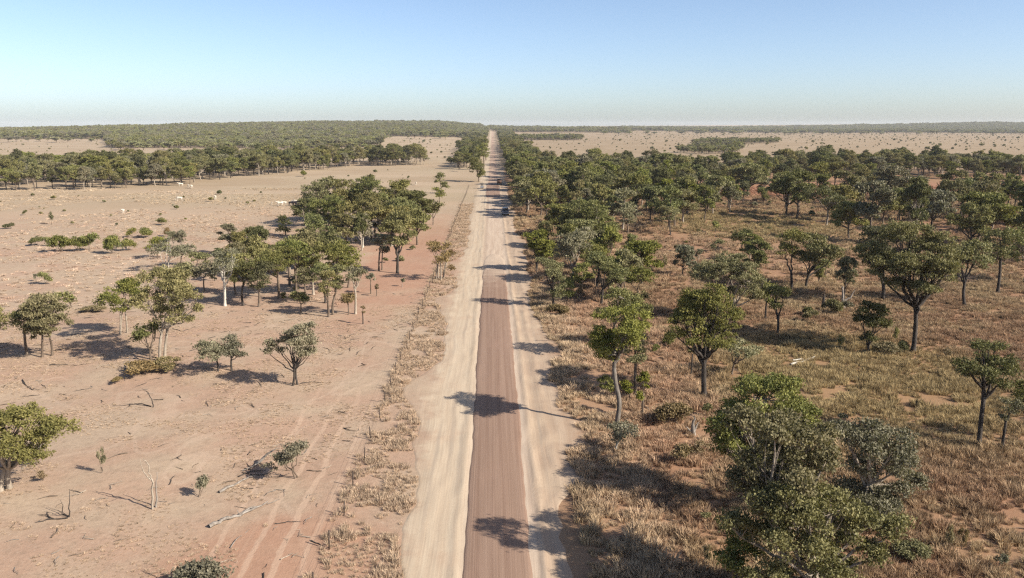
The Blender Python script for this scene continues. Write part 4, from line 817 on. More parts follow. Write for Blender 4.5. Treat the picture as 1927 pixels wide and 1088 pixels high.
lift = 0.06 + 0.5 * sstep(500, 2500, YY)
ZZ = terrain(XX, YY) + np.where(np.abs(u)[None, :] > 1.0, -0.12, lift * np.clip((1 - np.abs(u[None, :])) * 6 + 0.15, 0, 1))
rid = 0.10 * np.exp(-((XX - 2.95 - 0.25 * (vnoise(YY / 12, YY * 0, 21) - 0.5)) / 0.22) ** 2) * (0.5 + vnoise(YY / 2.2, XX * 0.6, 22))
rid2 = 0.07 * np.exp(-((XX + 2.25 - 0.25 * (vnoise(YY / 9, YY * 0, 23) - 0.5)) / 0.22) ** 2) * (0.4 + vnoise(YY / 2.0, XX * 0.6, 24))
rid3 = 0.10 * np.exp(-((XX - 4.6 - 1.0 * (vnoise(YY / 20, YY * 0, 25) - 0.5)) / 0.3) ** 2) * vnoise(YY / 1.6, XX * 1.5, 26)
ZZ = ZZ + (rid + rid2 + rid3 + 0.05 * (vnoise(XX / 0.5, YY / 1.5, 27) - 0.5)) * (YY < 420) * (np.abs(u)[None, :] < 0.97)
idx = np.arange(XX.size).reshape(XX.shape)
F = np.stack([idx[:-1, :-1], idx[:-1, 1:], idx[1:, 1:], idx[1:, :-1]], -1).reshape(-1, 4)
road = mesh_obj('road', mesh_np('road', np.stack([XX, YY, ZZ], -1).reshape(-1, 3), F, [road_mat()], smooth=True))
tag(road, 'straight unsealed road of pale graded earth running to the horizon', kind='structure')

GRAVEL = gravel_mat()
def gravel_strip(y0, y1, le0, re0, label, seed, point=False):
    ys = np.arange(y0, y1 + 0.01, 0.7)
    l = le0 + 0.22 * (vnoise(ys / 6, ys * 0, seed) - 0.5) + 0.12 * (vnoise(ys / 1.3, ys * 0, seed + 1) - 0.5)
    r = re0 + 0.25 * (vnoise(ys / 7, ys * 0, seed + 2) - 0.5) + 0.12 * (vnoise(ys / 1.2, ys * 0, seed + 3) - 0.5)
    if point:
        e = np.sqrt(np.clip((y1 - ys) / 9.0, 0.0004, 1)); c = (l + r) / 2
        l = c + (l - c) * e; r = c + (r - c) * e
    v = np.concatenate([[-0.06, 0.0], np.linspace(0.03, 0.97, 15), [1.0, 1.06]])
    XX = l[:, None] + (r - l)[:, None] * v[None, :]; YY = np.broadcast_to(ys[:, None], XX.shape)
    prof = np.where((v < 0) | (v > 1), -0.08, np.where((v == 0) | (v == 1), 0.03, 0.06 + 0.05 * np.sin(np.clip(v, 0, 1) * np.pi)))
    ZZ = terrain(XX, YY) + 0.06 + prof[None, :] + 0.02 * (vnoise(XX / 0.4, YY / 2.0, seed + 4) - 0.5)
    ZZ[0] -= 0.18; ZZ[-1] -= 0.2
    idx = np.arange(XX.size).reshape(XX.shape)
    F = np.stack([idx[:-1, :-1], idx[:-1, 1:], idx[1:, 1:], idx[1:, :-1]], -1).reshape(-1, 4)
    o = mesh_obj('road_surface', mesh_np('road_surface', np.stack([XX, YY, ZZ], -1).reshape(-1, 3), F, [GRAVEL], smooth=True))
    tag(o, label, kind='structure')
gravel_strip(28, 156, -1.72, 2.15, 'long dark brown gravel layer down the middle of the near road', 31, True)
gravel_strip(283, 349, -2.5, 3.1, 'short dark brown gravel patch on the far stretch of road', 41)

# ------------------------------------------------------------------ trees
def leaves(rng, C, rc, n, size, droop=0.8):
    """C (m,3) clump centres, rc (m,) radii, n leaves per clump"""
    m = len(C)
    nn = np.maximum(3, (n * (rc / rc.mean()) ** 2).astype(int))
    ci = np.repeat(np.arange(m), nn); N = len(ci)
    d = rng.normal(size=(N, 3)); d /= np.linalg.norm(d, axis=1)[:, None]
    rad = rng.random((N, 1)) ** 0.5; rad = np.where(rng.random((N, 1)) < 0.14, rad * 1.5, rad)
    an = np.c_[rng.uniform(0.8, 1.5, (m, 2)), rng.uniform(0.38, 0.75, m)]
    ph = rng.uniform(0, 6.28, m)[ci]; q = d * rad * an[ci]
    q = np.c_[q[:, 0] * np.cos(ph) - q[:, 1] * np.sin(ph), q[:, 0] * np.sin(ph) + q[:, 1] * np.cos(ph), q[:, 2]]
    p = C[ci] + q * rc[ci][:, None]
    p[:, 2] -= 0.25 * rc[ci] * rng.random(N) ** 2
    a = rng.normal(size=(N, 3)) * 0.75; a[:, 2] -= droop; a /= np.linalg.norm(a, axis=1)[:, None]
    b = rng.normal(size=(N, 3)) + d * 0.3; b -= a * (a * b).sum(1)[:, None]; b /= np.linalg.norm(b, axis=1)[:, None] + 1e-9
    L = size * rng.uniform(0.65, 1.45, N)[:, None]; W = L * rng.uniform(0.22, 0.36, (N, 1))
    V = np.stack([p - a * L * 0.5, p + b * W - a * L * 0.08, p + a * L * 0.5, p - b * W - a * L * 0.08], 1).reshape(-1, 3)
    F = np.arange(N * 4).reshape(N, 4)
    cl = rng.random(m)
    tint = np.clip(0.55 * cl[ci] + 0.45 * rng.random(N), 0, 1)
    return V, F, tint

def bez(p0, p1, p2, n):
    t = np.linspace(0, 1, n)[:, None]
    return (1 - t) ** 2 * p0 + 2 * t * (1 - t) * p1 + t * t * p2

def lobes_default(rng, H, W, low):
    """low open crown as a handful of leafy lobes"""
    n = rng.integers(6, 12); out = []
    ch = H * (1 - low)
    for i in range(n):
        a = rng.uniform(0, 2 * np.pi); r = (rng.uniform(0.15, 0.85) if i else 0.1) * W / 2
        cz = H * low + ch * (rng.uniform(0.08, 0.72) if i else 0.74)
        q = rng.uniform(0.15, 0.36) * (1.15 - 0.4 * r / (W / 2))
        out.append((r * np.cos(a), r * np.sin(a), cz, q * W * rng.uniform(0.8, 1.25), q * W * rng.uniform(0.8, 1.25), min(q * W * rng.uniform(0.55, 0.85), ch * 0.3)))
    return out

def tree_geo(seed, H, lobes, fork=0.4, r0=None, clump=0.62, nclump=1.0, nleaf=70, lsize=0.3, stems=((0, 0),), via=(), twigs=0.6, k=6, droop=0.8, bare=0.0):
    rng = np.random.default_rng(seed)
    tb = MB(); Cs = []; Rs = []
    r0 = r0 or 0.021 * H + 0.03
    lobes = np.array(lobes, float)
    stems = [np.array([s[0], s[1], 0.0]) for s in stems]
    cen = lobes[:, :3].mean(0)
    ends = []
    for si, s in enumerate(stems):
        mine = [l for li, l in enumerate(lobes) if li % len(stems) == si] or [lobes[0]]
        mc = np.mean([l[:3] for l in mine], 0)
        if via and si == 0:
            pts = [s] + [np.array([v[0], 0.25 * i, v[1]]) for i, v in enumerate(via)]
            path = np.concatenate([np.linspace(pts[i], pts[i + 1], 5)[(1 if i else 0):] for i in range(len(pts) - 1)])
            for _ in range(2): path[1:-1] = 0.25 * path[:-2] + 0.5 * path[1:-1] + 0.25 * path[2:]
        else:
            top = np.array([s[0] + (mc[0] - s[0]) * 0.35, s[1] + (mc[1] - s[1]) * 0.35, H * fork * rng.uniform(0.9, 1.08)])
            mid = (s + top) / 2 + np.array([*rng.normal(0, 0.03 * H, 2), 0])
            path = bez(s, mid, top, 8)
        path[0, 2] -= 0.25
        rr = r0 / math.sqrt(len(stems))
        rad = rr * np.linspace(1.0, 0.72, len(path)); rad[0] *= 1.35
        tb.tube(path, rad, k + 2)
        for l in mine:
            c = np.array(l[:3]); rad3 = np.array(l[3:6])
            tt = rng.uniform(0.8, 1.0); st = path[min(len(path) - 1, int(tt * (len(path) - 1)))]
            endp = c - np.array([0, 0, rad3[2] * 0.15])
            ctl = st * 0.45 + endp * 0.55 + np.array([*(rng.normal(0, 0.05, 2) * np.linalg.norm(endp - st)), -0.10 * np.linalg.norm(endp - st)])
            n = 8
            limb = bez(st, ctl, endp, n)
            limb[1:-1] += rng.normal(0, 0.018 * np.linalg.norm(endp - st), (n - 2, 3))
            lr0 = rr * rng.uniform(0.5, 0.7)
            lrad = np.linspace(lr0, lr0 * 0.28, n)
            tb.tube(limb, lrad, k)
            rc0 = clump
            vol = (rad3[0] * rad3[1] * rad3[2]) ** (1 / 3)
            m = max(2, int(nclump * 5.2 * (vol / rc0) ** 2 * 0.62))
            d = rng.normal(size=(m, 3)); d /= np.linalg.norm(d, axis=1)[:, None]
            d[:, 2] = np.where(d[:, 2] < -0.55, -d[:, 2] * 0.6, d[:, 2])
            d *= rng.uniform(0.35, 1.0, (m, 1)) ** 0.5
            cc = c + d * np.maximum(rad3 - rc0 * 0.6, rc0 * 0.3)
            rc = rc0 * rng.uniform(0.6, 1.25, m)
            for q in range(m):
                if rng.random() < twigs:
                    a = limb[rng.integers(n // 2, n)]
                    md = (a + cc[q]) / 2 + rng.normal(0, 0.06, 3) * np.linalg.norm(cc[q] - a) - np.array([0, 0, 0.05 * np.linalg.norm(cc[q] - a)])
                    tb.tube(bez(a, md, cc[q], 4), np.linspace(lr0 * 0.26, lr0 * 0.07, 4), 4)
            keep = rng.random(m) >= bare
            Cs.append(cc[keep]); Rs.append(rc[keep])
    C = np.concatenate(Cs); rc = np.concatenate(Rs)
    if len(C) == 0: C = np.array([cen]); rc = np.array([clump])
    return tb, leaves(rng, C, rc, nleaf, lsize, droop)

def tree_meshes(name, *a, **kw):
    tb, (V, F, tint) = tree_geo(*a, **kw)
    return tb.mesh(name + '_trunk', smooth=True), mesh_np(name + '_crown', V, F, fattr={'tint': tint})

def place_tree(meshes, loc, rz, scale, tone, bark, label, group=None, name='gum_tree', cat='tree', sz=None):
    o = empty(name, loc, rz)
    tag(o, label, cat, group)
    o.scale = (scale, scale, sz or scale)
    t = mesh_obj('trunk', meshes[0], o, BARK[bark])
    c = mesh_obj('crown', meshes[1], o, LEAF[tone])
    return o

def gz(x, y): return float(terrain(x, y))

# hand placed trees: each its own crown
rng0 = np.random.default_rng(7)
for i, (label, x, y, H, lobes, tone, bark, opt) in enumerate(TREES):
    d = math.hypot(x, y)
    rngt = np.random.default_rng(1000 + i)
    L3 = []
    for (dx, dz, rx, rz) in lobes:
        ryy = rx * rngt.uniform(0.85, 1.15)
        dy = rngt.normal(0, 0.35) * rx if len(lobes) > 1 else 0
        ft = opt.get('fat', 1.2); rx, ryy, rz = rx * ft, ryy * ft, rz * (ft + 0.02)
        L3.append((dx, dy, dz, rx, ryy, rz))
        if len(lobes) > 2 and rngt.random() < 0.75:      # depth behind and in front
            L3.append((dx * 0.6 + rngt.normal(0, 0.2), rngt.choice([-1, 1]) * rx * rngt.uniform(0.8, 1.4), dz * rngt.uniform(0.93, 1.0), rx * 0.75, rx * 0.75, rz * 0.8))
    sparse = opt.get('sparse', 0.0)
    if d < 75: lp = dict(clump=0.46, nleaf=100, lsize=0.15, nclump=0.62)
    elif d < 120: lp = dict(clump=0.52, nleaf=70, lsize=0.19, nclump=0.72)
    elif d < 200: lp = dict(clump=0.66, nleaf=50, lsize=0.28, nclump=0.74, k=5)
    else: lp = dict(clump=0.85, nleaf=40, lsize=0.40, nclump=0.7, k=4)
    small = max(l[2] for l in lobes)
    lp['clump'] = min(lp['clump'], max(0.16, small * 0.5))
    if lp['clump'] < 0.35: lp['lsize'] = min(lp['lsize'], 0.55 * lp['clump'] + 0.06)
    lp['nclump'] *= opt.get('dens', 1.0)
    me = tree_meshes('gum', 500 + i, H, L3, fork=opt.get('fork', 0.4), stems=opt.get('stems', ((0, 0),)), via=opt.get('via', ()), bare=sparse, r0=opt.get('r0'), twigs=opt.get('twigs', 0.55), **lp)
    place_tree(me, (x, y, gz(x, y)), 0, 1, tone, bark, label, opt.get('group'), opt.get('name', 'gum_tree'), opt.get('cat', 'tree'))

# ------------------------------------------------------------------ woods: prototypes and scattered copies
def protos(n, H0, W0, seed, far):
    out = []
    for i in range(n):
        rng = np.random.default_rng(seed + i)
        H = H0 * rng.uniform(0.9, 1.12); W = W0 * rng.uniform(0.85, 1.2)
        low = rng.uniform(0.28, 0.42)
        lp = (dict(clump=0.72, nleaf=48, lsize=0.38, nclump=0.72, k=4), dict(clump=1.0, nleaf=26, lsize=0.75, nclump=0.8, k=4, twigs=0.15))[far]
        out.append(tree_meshes('wood_tree', seed + i, H, lobes_default(rng, H, W, low), fork=low * 1.05, **lp))
    return out
MID = protos(14, 10.5, 7.5, 3000, 0)
FAR = protos(6, 10.5, 7.5, 4000, 1)

def inside(px, py, poly):
    ins = np.zeros(len(px), bool); n = len(poly)
    for i in range(n):
        x1, y1 = poly[i]; x2, y2 = poly[(i + 1) % n]
        c = ((y1 > py) != (y2 > py)) & (px < (x2 - x1) * (py - y1) / (y2 - y1 + 1e-12) + x1)
        ins ^= c
    return ins

def scatter(poly, sp, seed, jitter=0.42, keep=1.0):
    p = np.array(poly); rng = np.random.default_rng(seed)
    xs = np.arange(p[:, 0].min(), p[:, 0].max() + sp, sp); ys = np.arange(p[:, 1].min(), p[:, 1].max() + sp, sp)
    A, B = np.meshgrid(xs, ys); A = A + (np.arange(len(ys)) % 2 * sp / 2)[:, None]
    A = A.ravel() + rng.uniform(-jitter, jitter, A.size) * sp; B = B.ravel() + rng.uniform(-jitter, jitter, B.size) * sp
    k = inside(A, B, poly) & (rng.random(A.size) < keep)
    return np.c_[A[k], B[k]]

cand = []
hero_xy = np.array([(t[1], t[2]) for t in TREES])
for zi, (poly, sp, keep, hmul, tones, label, group) in enumerate(WOODS):
    pts = scatter(poly, sp, 60 + zi, keep=keep)
    rng = np.random.default_rng(90 + zi)
    for (x, y) in pts:
        hs = hmul * rng.choice([rng.uniform(0.5, 0.8), rng.uniform(0.8, 1.1), rng.uniform(1.0, 1.28)], p=[0.25, 0.5, 0.25])
        if group and vnoise(np.array([x / 21.0]), np.array([y / 21.0]), 91)[0] < 0.27 and y < 420: continue
        tone = tones[rng.integers(len(tones))]
        bark = ('dark', 'brown', 'pale', 'brown')[rng.integers(4)]
        pr = int(rng.integers(14)); rz = rng.uniform(0, 6.28); wx = rng.uniform(0.62, 1.22)
        if np.min(np.hypot(hero_xy[:, 0] - x, hero_xy[:, 1] - y)) < 3.2: continue
        vis = abs(x - 0.0246 * y) < 0.655 * y + 3
        cand.append((hs / math.hypot(x, y) if vis else 0.0, x, y, hs, tone, bark, pr, rz, wx, label, group))
cand.sort(key=lambda c: -c[0])
N_IND = 296 - len([t for t in TREES if t[7].get('cat', 'tree') == 'tree'])
TONE_WORD = {'green': 'green', 'olive': 'olive', 'dark': 'dark green', 'grey': 'grey green', 'brown': 'brownish', 'forest': 'grey green', 'yellow': 'yellow green'}
def clump_near(group, x, y):
    ys = [c[2] for c in cand if c[10] == group]
    return y < sum(ys) / len(ys)
def wood_label(label, group, x, y, hs, tone):
    r = x / y
    size = 'tall' if hs > 1.08 else 'low' if hs < 0.82 else 'middling'
    w = TONE_WORD[tone]
    if 'dense wood' in group:
        row = 'front' if y < 215 else 'second' if y < 250 else 'middle' if y < 300 else 'back'
        at = 'beside the road' if r < 0.075 else 'behind two bright gums' if r < 0.15 else 'left of the straw clearing' if r < 0.23 else 'behind the straw clearing' if r < 0.29 else 'at its far end'
        return f'{size} {w} gum, {row} rows of the dense wood {at}'
    if 'right woodland' in group:
        row = 'near side' if y < 200 else 'middle' if y < 250 else 'far side'
        at = 'behind the flat crowned gum' if r < 0.43 else 'behind the broad crowned gum' if r < 0.56 else 'by the right edge'
        return f'{size} {w} gum, {row} of the right woodland {at}'
    if 'left band' in group:
        row = 'front' if y < 335 + 130 * max(0, (r + 0.66) / 0.6) else 'rear'
        at = ('at the left edge', 'left of the middle', 'above the white cattle', 'above the herd', 'toward its thin right end')[min(4, max(0, int((r + 0.66) / 0.13)))]
        return f'{size} {w} gum in the {row} of the far left band, {at}'
    if 'far right band' in group:
        at = 'left half' if r < 0.42 else 'middle' if r < 0.54 else 'right half'
        return f'{size} {w} gum in the {at} of the band before the far right plain'
    if 'lining' in group:
        return f"{size} {w} gum in the row along the far road's {'right' if x > 0 else 'left'} edge, {'near' if y < 420 else 'middle' if y < 620 else 'far'} part"
    if 'clump' in group:
        return f'{size} {w} {label}' + (', on its near side' if clump_near(group, x, y) else ', on its far side')
    return label
for c in cand[:N_IND]:
    _, x, y, hs, tone, bark, pr, rz, wx, label, group = c
    label = wood_label(label, group, x, y, hs, tone)
    place_tree(MID[pr], (x, y, gz(x, y)), rz, hs * wx, tone, bark, label, group, sz=hs)
rest = cand[N_IND:]

# ------------------------------------------------------------------ stuff objects: points with instanced plants
def inst_group(name, objs):
    g = bpy.data.node_groups.new(name, 'GeometryNodeTree')
    g.interface.new_socket('Geometry', in_out='INPUT', socket_type='NodeSocketGeometry')
    g.interface.new_socket('Geometry', in_out='OUTPUT', socket_type='NodeSocketGeometry')
    N, L = g.nodes, g.links
    gi = N.new('NodeGroupInput'); go = N.new('NodeGroupOutput')
    j = N.new('GeometryNodeJoinGeometry')
    for o in reversed(objs):
        oi = N.new('GeometryNodeObjectInfo'); oi.inputs['Object'].default_value = o; oi.inputs['As Instance'].default_value = True
        L.new(oi.outputs['Geometry'], j.inputs[0])
    iop = N.new('GeometryNodeInstanceOnPoints')
    iop.inputs['Pick Instance'].default_value = True
    L.new(gi.outputs[0], iop.inputs['Points']); L.new(j.outputs[0], iop.inputs['Instance'])
    def na(nm, ty):
        a = N.new('GeometryNodeInputNamedAttribute'); a.data_type = ty; a.inputs['Name'].default_value = nm
        return [s for s in a.outputs if s.enabled and s.name == 'Attribute'][0]
    L.new(na('idx', 'INT'), iop.inputs['Instance Index'])
    L.new(na('scl', 'FLOAT_VECTOR'), iop.inputs['Scale'])
    er = N.new('FunctionNodeEulerToRotation'); L.new(na('rot', 'FLOAT_VECTOR'), er.inputs[0]); L.new(er.outputs[0], iop.inputs['Rotation'])
    L.new(iop.outputs[0], go.inputs[0])
    return g

def stuff(name, label, pts, idx, rot, scl, objs):
    pts = np.asarray(pts, np.float32); n = len(pts)
    me = bpy.data.meshes.new(name)
    me.vertices.add(n); me.vertices.foreach_set('co', pts.ravel())
    a = me.attributes.new('idx', 'INT', 'POINT'); a.data.foreach_set('value', np.asarray(idx, np.int32))
    for nm, v in (('rot', rot), ('scl', scl)):
        a = me.attributes.new(nm, 'FLOAT_VECTOR', 'POINT'); a.data.foreach_set('vector', np.asarray(v, np.float32).ravel())
    me.update()
    o = bpy.data.objects.new(name, me); COL.objects.link(o)
    md = o.modifiers.new('scatter', 'NODES'); md.node_group = inst_group(name, objs)
    tag(o, label, kind='stuff')
    return o

def joined(name, pair, tone, bark):
    """trunk and crown of one plant as a single unlinked prototype"""
    bm = bmesh.new()
    me = bpy.data.meshes.new(name)
    vs, fs, mi, ti = [], [], [], []
    n = 0
    for k, q in enumerate(pair):
        v = np.empty(len(q.vertices) * 3, np.float32); q.vertices.foreach_get('co', v); vs.append(v.reshape(-1, 3))
        l = np.empty(len(q.loops), np.int32); q.loops.foreach_get('vertex_index', l); fs.append(l.reshape(-1, 4) + n); n += len(q.vertices)
        mi.append(np.full(len(q.polygons), k))
        tt = np.zeros(len(q.polygons), np.float32)
        if 'tint' in q.attributes: q.attributes['tint'].data.foreach_get('value', tt)
        ti.append(tt)
    me2 = mesh_np(name, np.concatenate(vs), np.concatenate(fs), [BARK[bark], LEAF[tone]], np.concatenate(mi), fattr={'tint': np.concatenate(ti)})
    bm.free()
    return bpy.data.objects.new(name, me2)

PT = [joined('wood_tree_source', FAR[i % 6], t, b) for i, (t, b) in enumerate((('olive', 'brown'), ('green', 'dark'), ('olive', 'pale'), ('grey', 'brown'), ('green', 'pale'), ('dark', 'dark'), ('olive', 'brown'), ('forest', 'brown')))]
PM = [joined('wood_tree_source', MID[i * 2], t, b) for i, (t, b) in enumerate((('olive', 'brown'), ('green', 'dark'), ('olive', 'pale'), ('green', 'brown'), ('dark', 'dark'), ('grey', 'pale')))]
rng = np.random.default_rng(5)
rr = [c for c in rest if c[0] > 0 or True]
P = np.array([(c[1], c[2], gz(c[1], c[2])) for c in rr])
stuff('woodland', 'smaller olive green trees filling the woods on both sides', P, rng.integers(0, 6, len(rr)), np.c_[np.zeros(len(rr)), np.zeros(len(rr)), [c[7] for c in rr]],
      [(c[3] * c[8], c[3] * c[8], c[3]) for c in rr], PM)

FP = [joined('forest_tree_source', FAR[i % 6], t, 'brown') for i, t in enumerate(('forest', 'forest', 'olive', 'forest', 'grey', 'green'))]
def forest(poly, sp, seed, label, hmul, tones=None, keep=1.0, name='forest', clear=14):
    pts = scatter(poly, sp, seed, keep=keep)
    pts = pts[np.abs(pts[:, 0]) > clear]
    pts = pts[np.abs(pts[:, 0] - 0.0246 * pts[:, 1]) < 0.75 * pts[:, 1] + 60]
    pts = pts[vnoise(pts[:, 0] / 45, pts[:, 1] / 45, seed) > 0.12]
    rng = np.random.default_rng(seed + 1); n = len(pts)
    s = hmul * rng.uniform(0.7, 1.2, n) * (0.72 + 0.55 * vnoise(pts[:, 0] / 70, pts[:, 1] / 70, seed + 3))
    w = s * rng.uniform(0.9, 1.3, n) * (sp / 7.5) ** 0.5
    stuff(name, label, np.c_[pts, terrain(pts[:, 0], pts[:, 1])], rng.integers(0, len(FP), n), np.c_[np.zeros((n, 2)), rng.uniform(0, 6.28, n)], np.c_[w, w, s], FP)
for q in FORESTS: forest(*q)

# ------------------------------------------------------------------ bushes
def bush_meshes(seed, H, W, far, bare=0.0):
    rng = np.random.default_rng(seed)
    lob = [(0, 0, H * 0.55, W * 0.42, W * 0.42, H * 0.42)]
    for i in range(rng.integers(2, 5)):
        a = rng.uniform(0, 6.28)
        lob.append((math.cos(a) * W * 0.28, math.sin(a) * W * 0.28, H * rng.uniform(0.35, 0.6), W * 0.26, W * 0.26, H * 0.32))
    q = min(H, W)
    lp = dict(clump=0.2 * q, nleaf=(120, 22)[far], lsize=(0.075, 0.24)[far] * q, nclump=(0.9, 0.7)[far], k=4, twigs=(0.7, 0.1)[far], bare=bare)
    st = [(rng.normal(0, 0.06 * W), rng.normal(0, 0.06 * W)) for _ in range(3)]
    tb, (V, F, tint) = tree_geo(seed, H, lob, fork=0.16, r0=0.018 * H + 0.02, stems=st, droop=0.2, **lp)
    V[:, 2] = np.maximum(V[:, 2], 0.02)
    return tb.mesh('bush_stem', smooth=True), mesh_np('bush_foliage', V, F, fattr={'tint': tint})
BUSH = [bush_meshes(7000 + i, 1.6, 2.2, 0, bare=0.3) for i in range(4)]
BUSHF = [bush_meshes(7100 + i, 1.6, 2.0, 1) for i in range(5)]
BUSHB = [bush_meshes(7200 + i, 1.6, 1.7, 0, bare=0.75) for i in range(3)]
def stem_foliage(o, pair, tone, bark='brown'):
    mesh_obj('stem', pair[0], o, BARK[bark]); mesh_obj('foliage', pair[1], o, LEAF[tone])
rngb = random.Random(3)
for i, (label, x, y, H, W, tone, kind, group) in enumerate(BUSHES):
    o = empty('bush', (x, y, gz(x, y)), rngb.uniform(0, 6.28))
    tag(o, label, 'bush', group)
    src = {'n': BUSH, 'b': BUSHB, 'f': BUSHF}[kind][i % 3]
    o.scale = (W / 2.1, W / 2.1, H / 1.6)
    stem_foliage(o, src, tone)
# countable dots of scrub on the far plains: small single meshes
BJ = [joined('bush_source', BUSHF[i % 5], t, 'brown') for i, t in enumerate(('olive', 'dark', 'green', 'olive', 'grey'))]
rng = np.random.default_rng(77)
allb = []
for zi, (poly, sp, keep, s0, label, group, big) in enumerate(SCRUB):
    for (x, y) in scatter(poly, sp, 300 + zi, keep=keep, jitter=0.5):
        s = s0 * rng.choice([0.6, 0.8, 1.0, 1.3, 1.8], p=[.3, .3, .22, .12, .06]) * rng.uniform(0.85, 1.15)
        allb.append((s / math.hypot(x, y), x, y, s, int(rng.integers(5)), rng.uniform(0, 6.28), label, group))
allb.sort(key=lambda c: -c[0])
nb = 292 - len(BUSHES)
for c in allb[:nb]:
    _, x, y, s, pr, rz, label, group = c
    o = bpy.data.objects.new('bush', BJ[pr].data); COL.objects.link(o)
    o.location = (x, y, gz(x, y)); o.rotation_euler = (0, 0, rz); o.scale = (s, s, s * 1.15)
    tag(o, label, 'bush', group)
rb = allb[nb:]
stuff('scrub', 'tiny dark bushes dotted over the far plains', [(c[1], c[2], gz(c[1], c[2])) for c in rb], [c[4] for c in rb], [(0, 0, c[5]) for c in rb], [(c[3], c[3], c[3] * 1.15) for c in rb], BJ)

# ------------------------------------------------------------------ dead timber
def dead_geo(seed, segs, r0, twig=0.5, k=6):
    """segs: list of polylines in metres (first is the main stem); side twigs added"""
    rng = np.random.default_rng(seed); tb = MB()
    for si, s in enumerate(segs):
        s = np.array(s, float)
        n = 4 * (len(s) - 1) + 1
        t = np.linspace(0, len(s) - 1, n); path = np.stack([np.interp(t, np.arange(len(s)), s[:, q]) for q in range(3)], 1)
        L = np.linalg.norm(s[-1] - s[0])
        path[1:-1] += rng.normal(0, 0.012 * L, (n - 2, 3))
        rr = r0 * (1.0 if si == 0 else 0.62)
        tb.tube(path, np.linspace(rr, rr * 0.25, n), k)
        for q in range(int(twig * 6)):
            a = path[rng.integers(n // 3, n)]; d = (s[-1] - s[0]) / (L + 1e-6) * 0.6 + rng.normal(0, 0.55, 3)
            ln = L * rng.uniform(0.12, 0.32); e = a + d * ln; e[2] = max(e[2], 0.04)
            tb.tube(bez(a, (a + e) / 2 + rng.normal(0, 0.06 * ln, 3), e, 4), np.linspace(rr * 0.3, rr * 0.08, 4), 4)
    return tb
for i, (name, label, cat, x, y, segs, r0, bark, twig) in enumerate(DEAD):
    me = dead_geo(900 + i, segs, r0, twig).mesh(name, [BARK[bark]], smooth=True)
    o = mesh_obj(name, me); o.location = (x, y, gz(x, y)); tag(o, label, cat)

# ------------------------------------------------------------------ fence beside the road
STEEL = plain_mat('rusty_steel', (0.085, 0.06, 0.048), 0.75, 0.3, 0.0, 0.4, 9)
fence = empty('wire_fence', (FENCE_X, 38, 0))
tag(fence, 'thin wire fence on dark steel posts along the left roadside grass', 'fence')
pb = MB(); pb.box((0, 0, 0.53), (0.075, 0.025, 1.3)); pb.box((0.0, 0.02, 0.53), (0.025, 0.06, 1.29)); pb.box((0, 0, 1.165), (0.06, 0.03, 0.02))
PM_ = pb.mesh('fence_post', [STEEL])
rngf = random.Random(4)
ypos = []
yy = 39.4
while yy < 335: ypos.append(yy); yy += 4.35 + rngf.uniform(-0.15, 0.15)
for y in ypos:
    o = mesh_obj('fence_post', PM_, fence); x = rngf.uniform(-0.12, 0.12)
    o.location = (x, y - 38, gz(FENCE_X, y)); o.rotation_euler = (rngf.uniform(-0.05, 0.05), rngf.uniform(-0.07, 0.07), 0)
    o.scale = (1, 1, rngf.uniform(0.9, 1.08))
for h in (0.3, 0.6, 0.88, 1.12):
    wb = MB(); wb.tube([(0, y - 38, h + gz(FENCE_X, y) + (-0.03 if i % 2 else 0)) for i, y in enumerate(ypos)], 0.004, 4)
    mesh_obj('wire', wb.mesh('wire', [STEEL]), fence)

# ------------------------------------------------------------------ vehicles
WHITE = plain_mat('dusty_white_paint', (0.78, 0.75, 0.70), 0.4, 0.5, 0, 0.12, 2)
NAVY = plain_mat('dusty_dark_paint', (0.11, 0.11, 0.15), 0.35, 0.5, 0, 0.2, 2)
GLASS = plain_mat('dark_window_glass', (0.02, 0.024, 0.03), 0.08, 0.6, 0, 0.1)
BLACK = plain_mat('black_rubber', (0.025, 0.024, 0.023), 0.8, 0.2)
CHROME = plain_mat('grey_metal', (0.42, 0.42, 0.44), 0.35, 0.5, 0.6, 0.1)
BROWNP = plain_mat('dusty_brown_steel', (0.12, 0.065, 0.045), 0.6, 0.3, 0, 0.3, 3)
LAMP = plain_mat('headlight_lens', (0.75, 0.75, 0.72), 0.1, 0.6)
YELL = plain_mat('dusty_cream_paint', (0.72, 0.68, 0.58), 0.5, 0.4, 0, 0.15, 2)
def wheel_mesh(r, w):
    b = MB(); p = [(-w / 2, 0.3 * r), (-w / 2, 0.86 * r), (-w * 0.36, r), (w * 0.36, r), (w / 2, 0.86 * r), (w / 2, 0.3 * r)]
    k = 18; th = np.arange(k) * 2 * np.pi / k
    V = np.array([[x, math.cos(a) * q, math.sin(a) * q] for (x, q) in p for a in th])
    i = np.arange(len(p) - 1)[:, None] * k; j = np.arange(k)[None, :]
    b.add(V, np.stack([i + j, i + (j + 1) % k, i + k + (j + 1) % k, i + k + j], -1).reshape(-1, 4))
    return b.mesh('tyre', [BLACK], smooth=False)
def rim_mesh(r, w, mat):
    b = MB(); k = 12; th = np.arange(k) * 2 * np.pi / k
    for s in (-1, 1):
        V = np.array([[s * w * 0.5, math.cos(a) * q, math.sin(a) * q] for q in (0.34 * r, 0.1 * r) for a in th])
        V[k:, 0] *= 0.8
        j = np.arange(k)
        b.add(V, np.stack([j, (j + 1) % k, k + (j + 1) % k, k + j], -1))
    b.tube([(-w * 0.42, 0, 0), (w * 0.42, 0, 0)], 0.34 * r, 12); b.tube([(-w * 0.41, 0, 0), (w * 0.41, 0, 0)], 0.12 * r, 8)
    return b.mesh('rim', [mat])
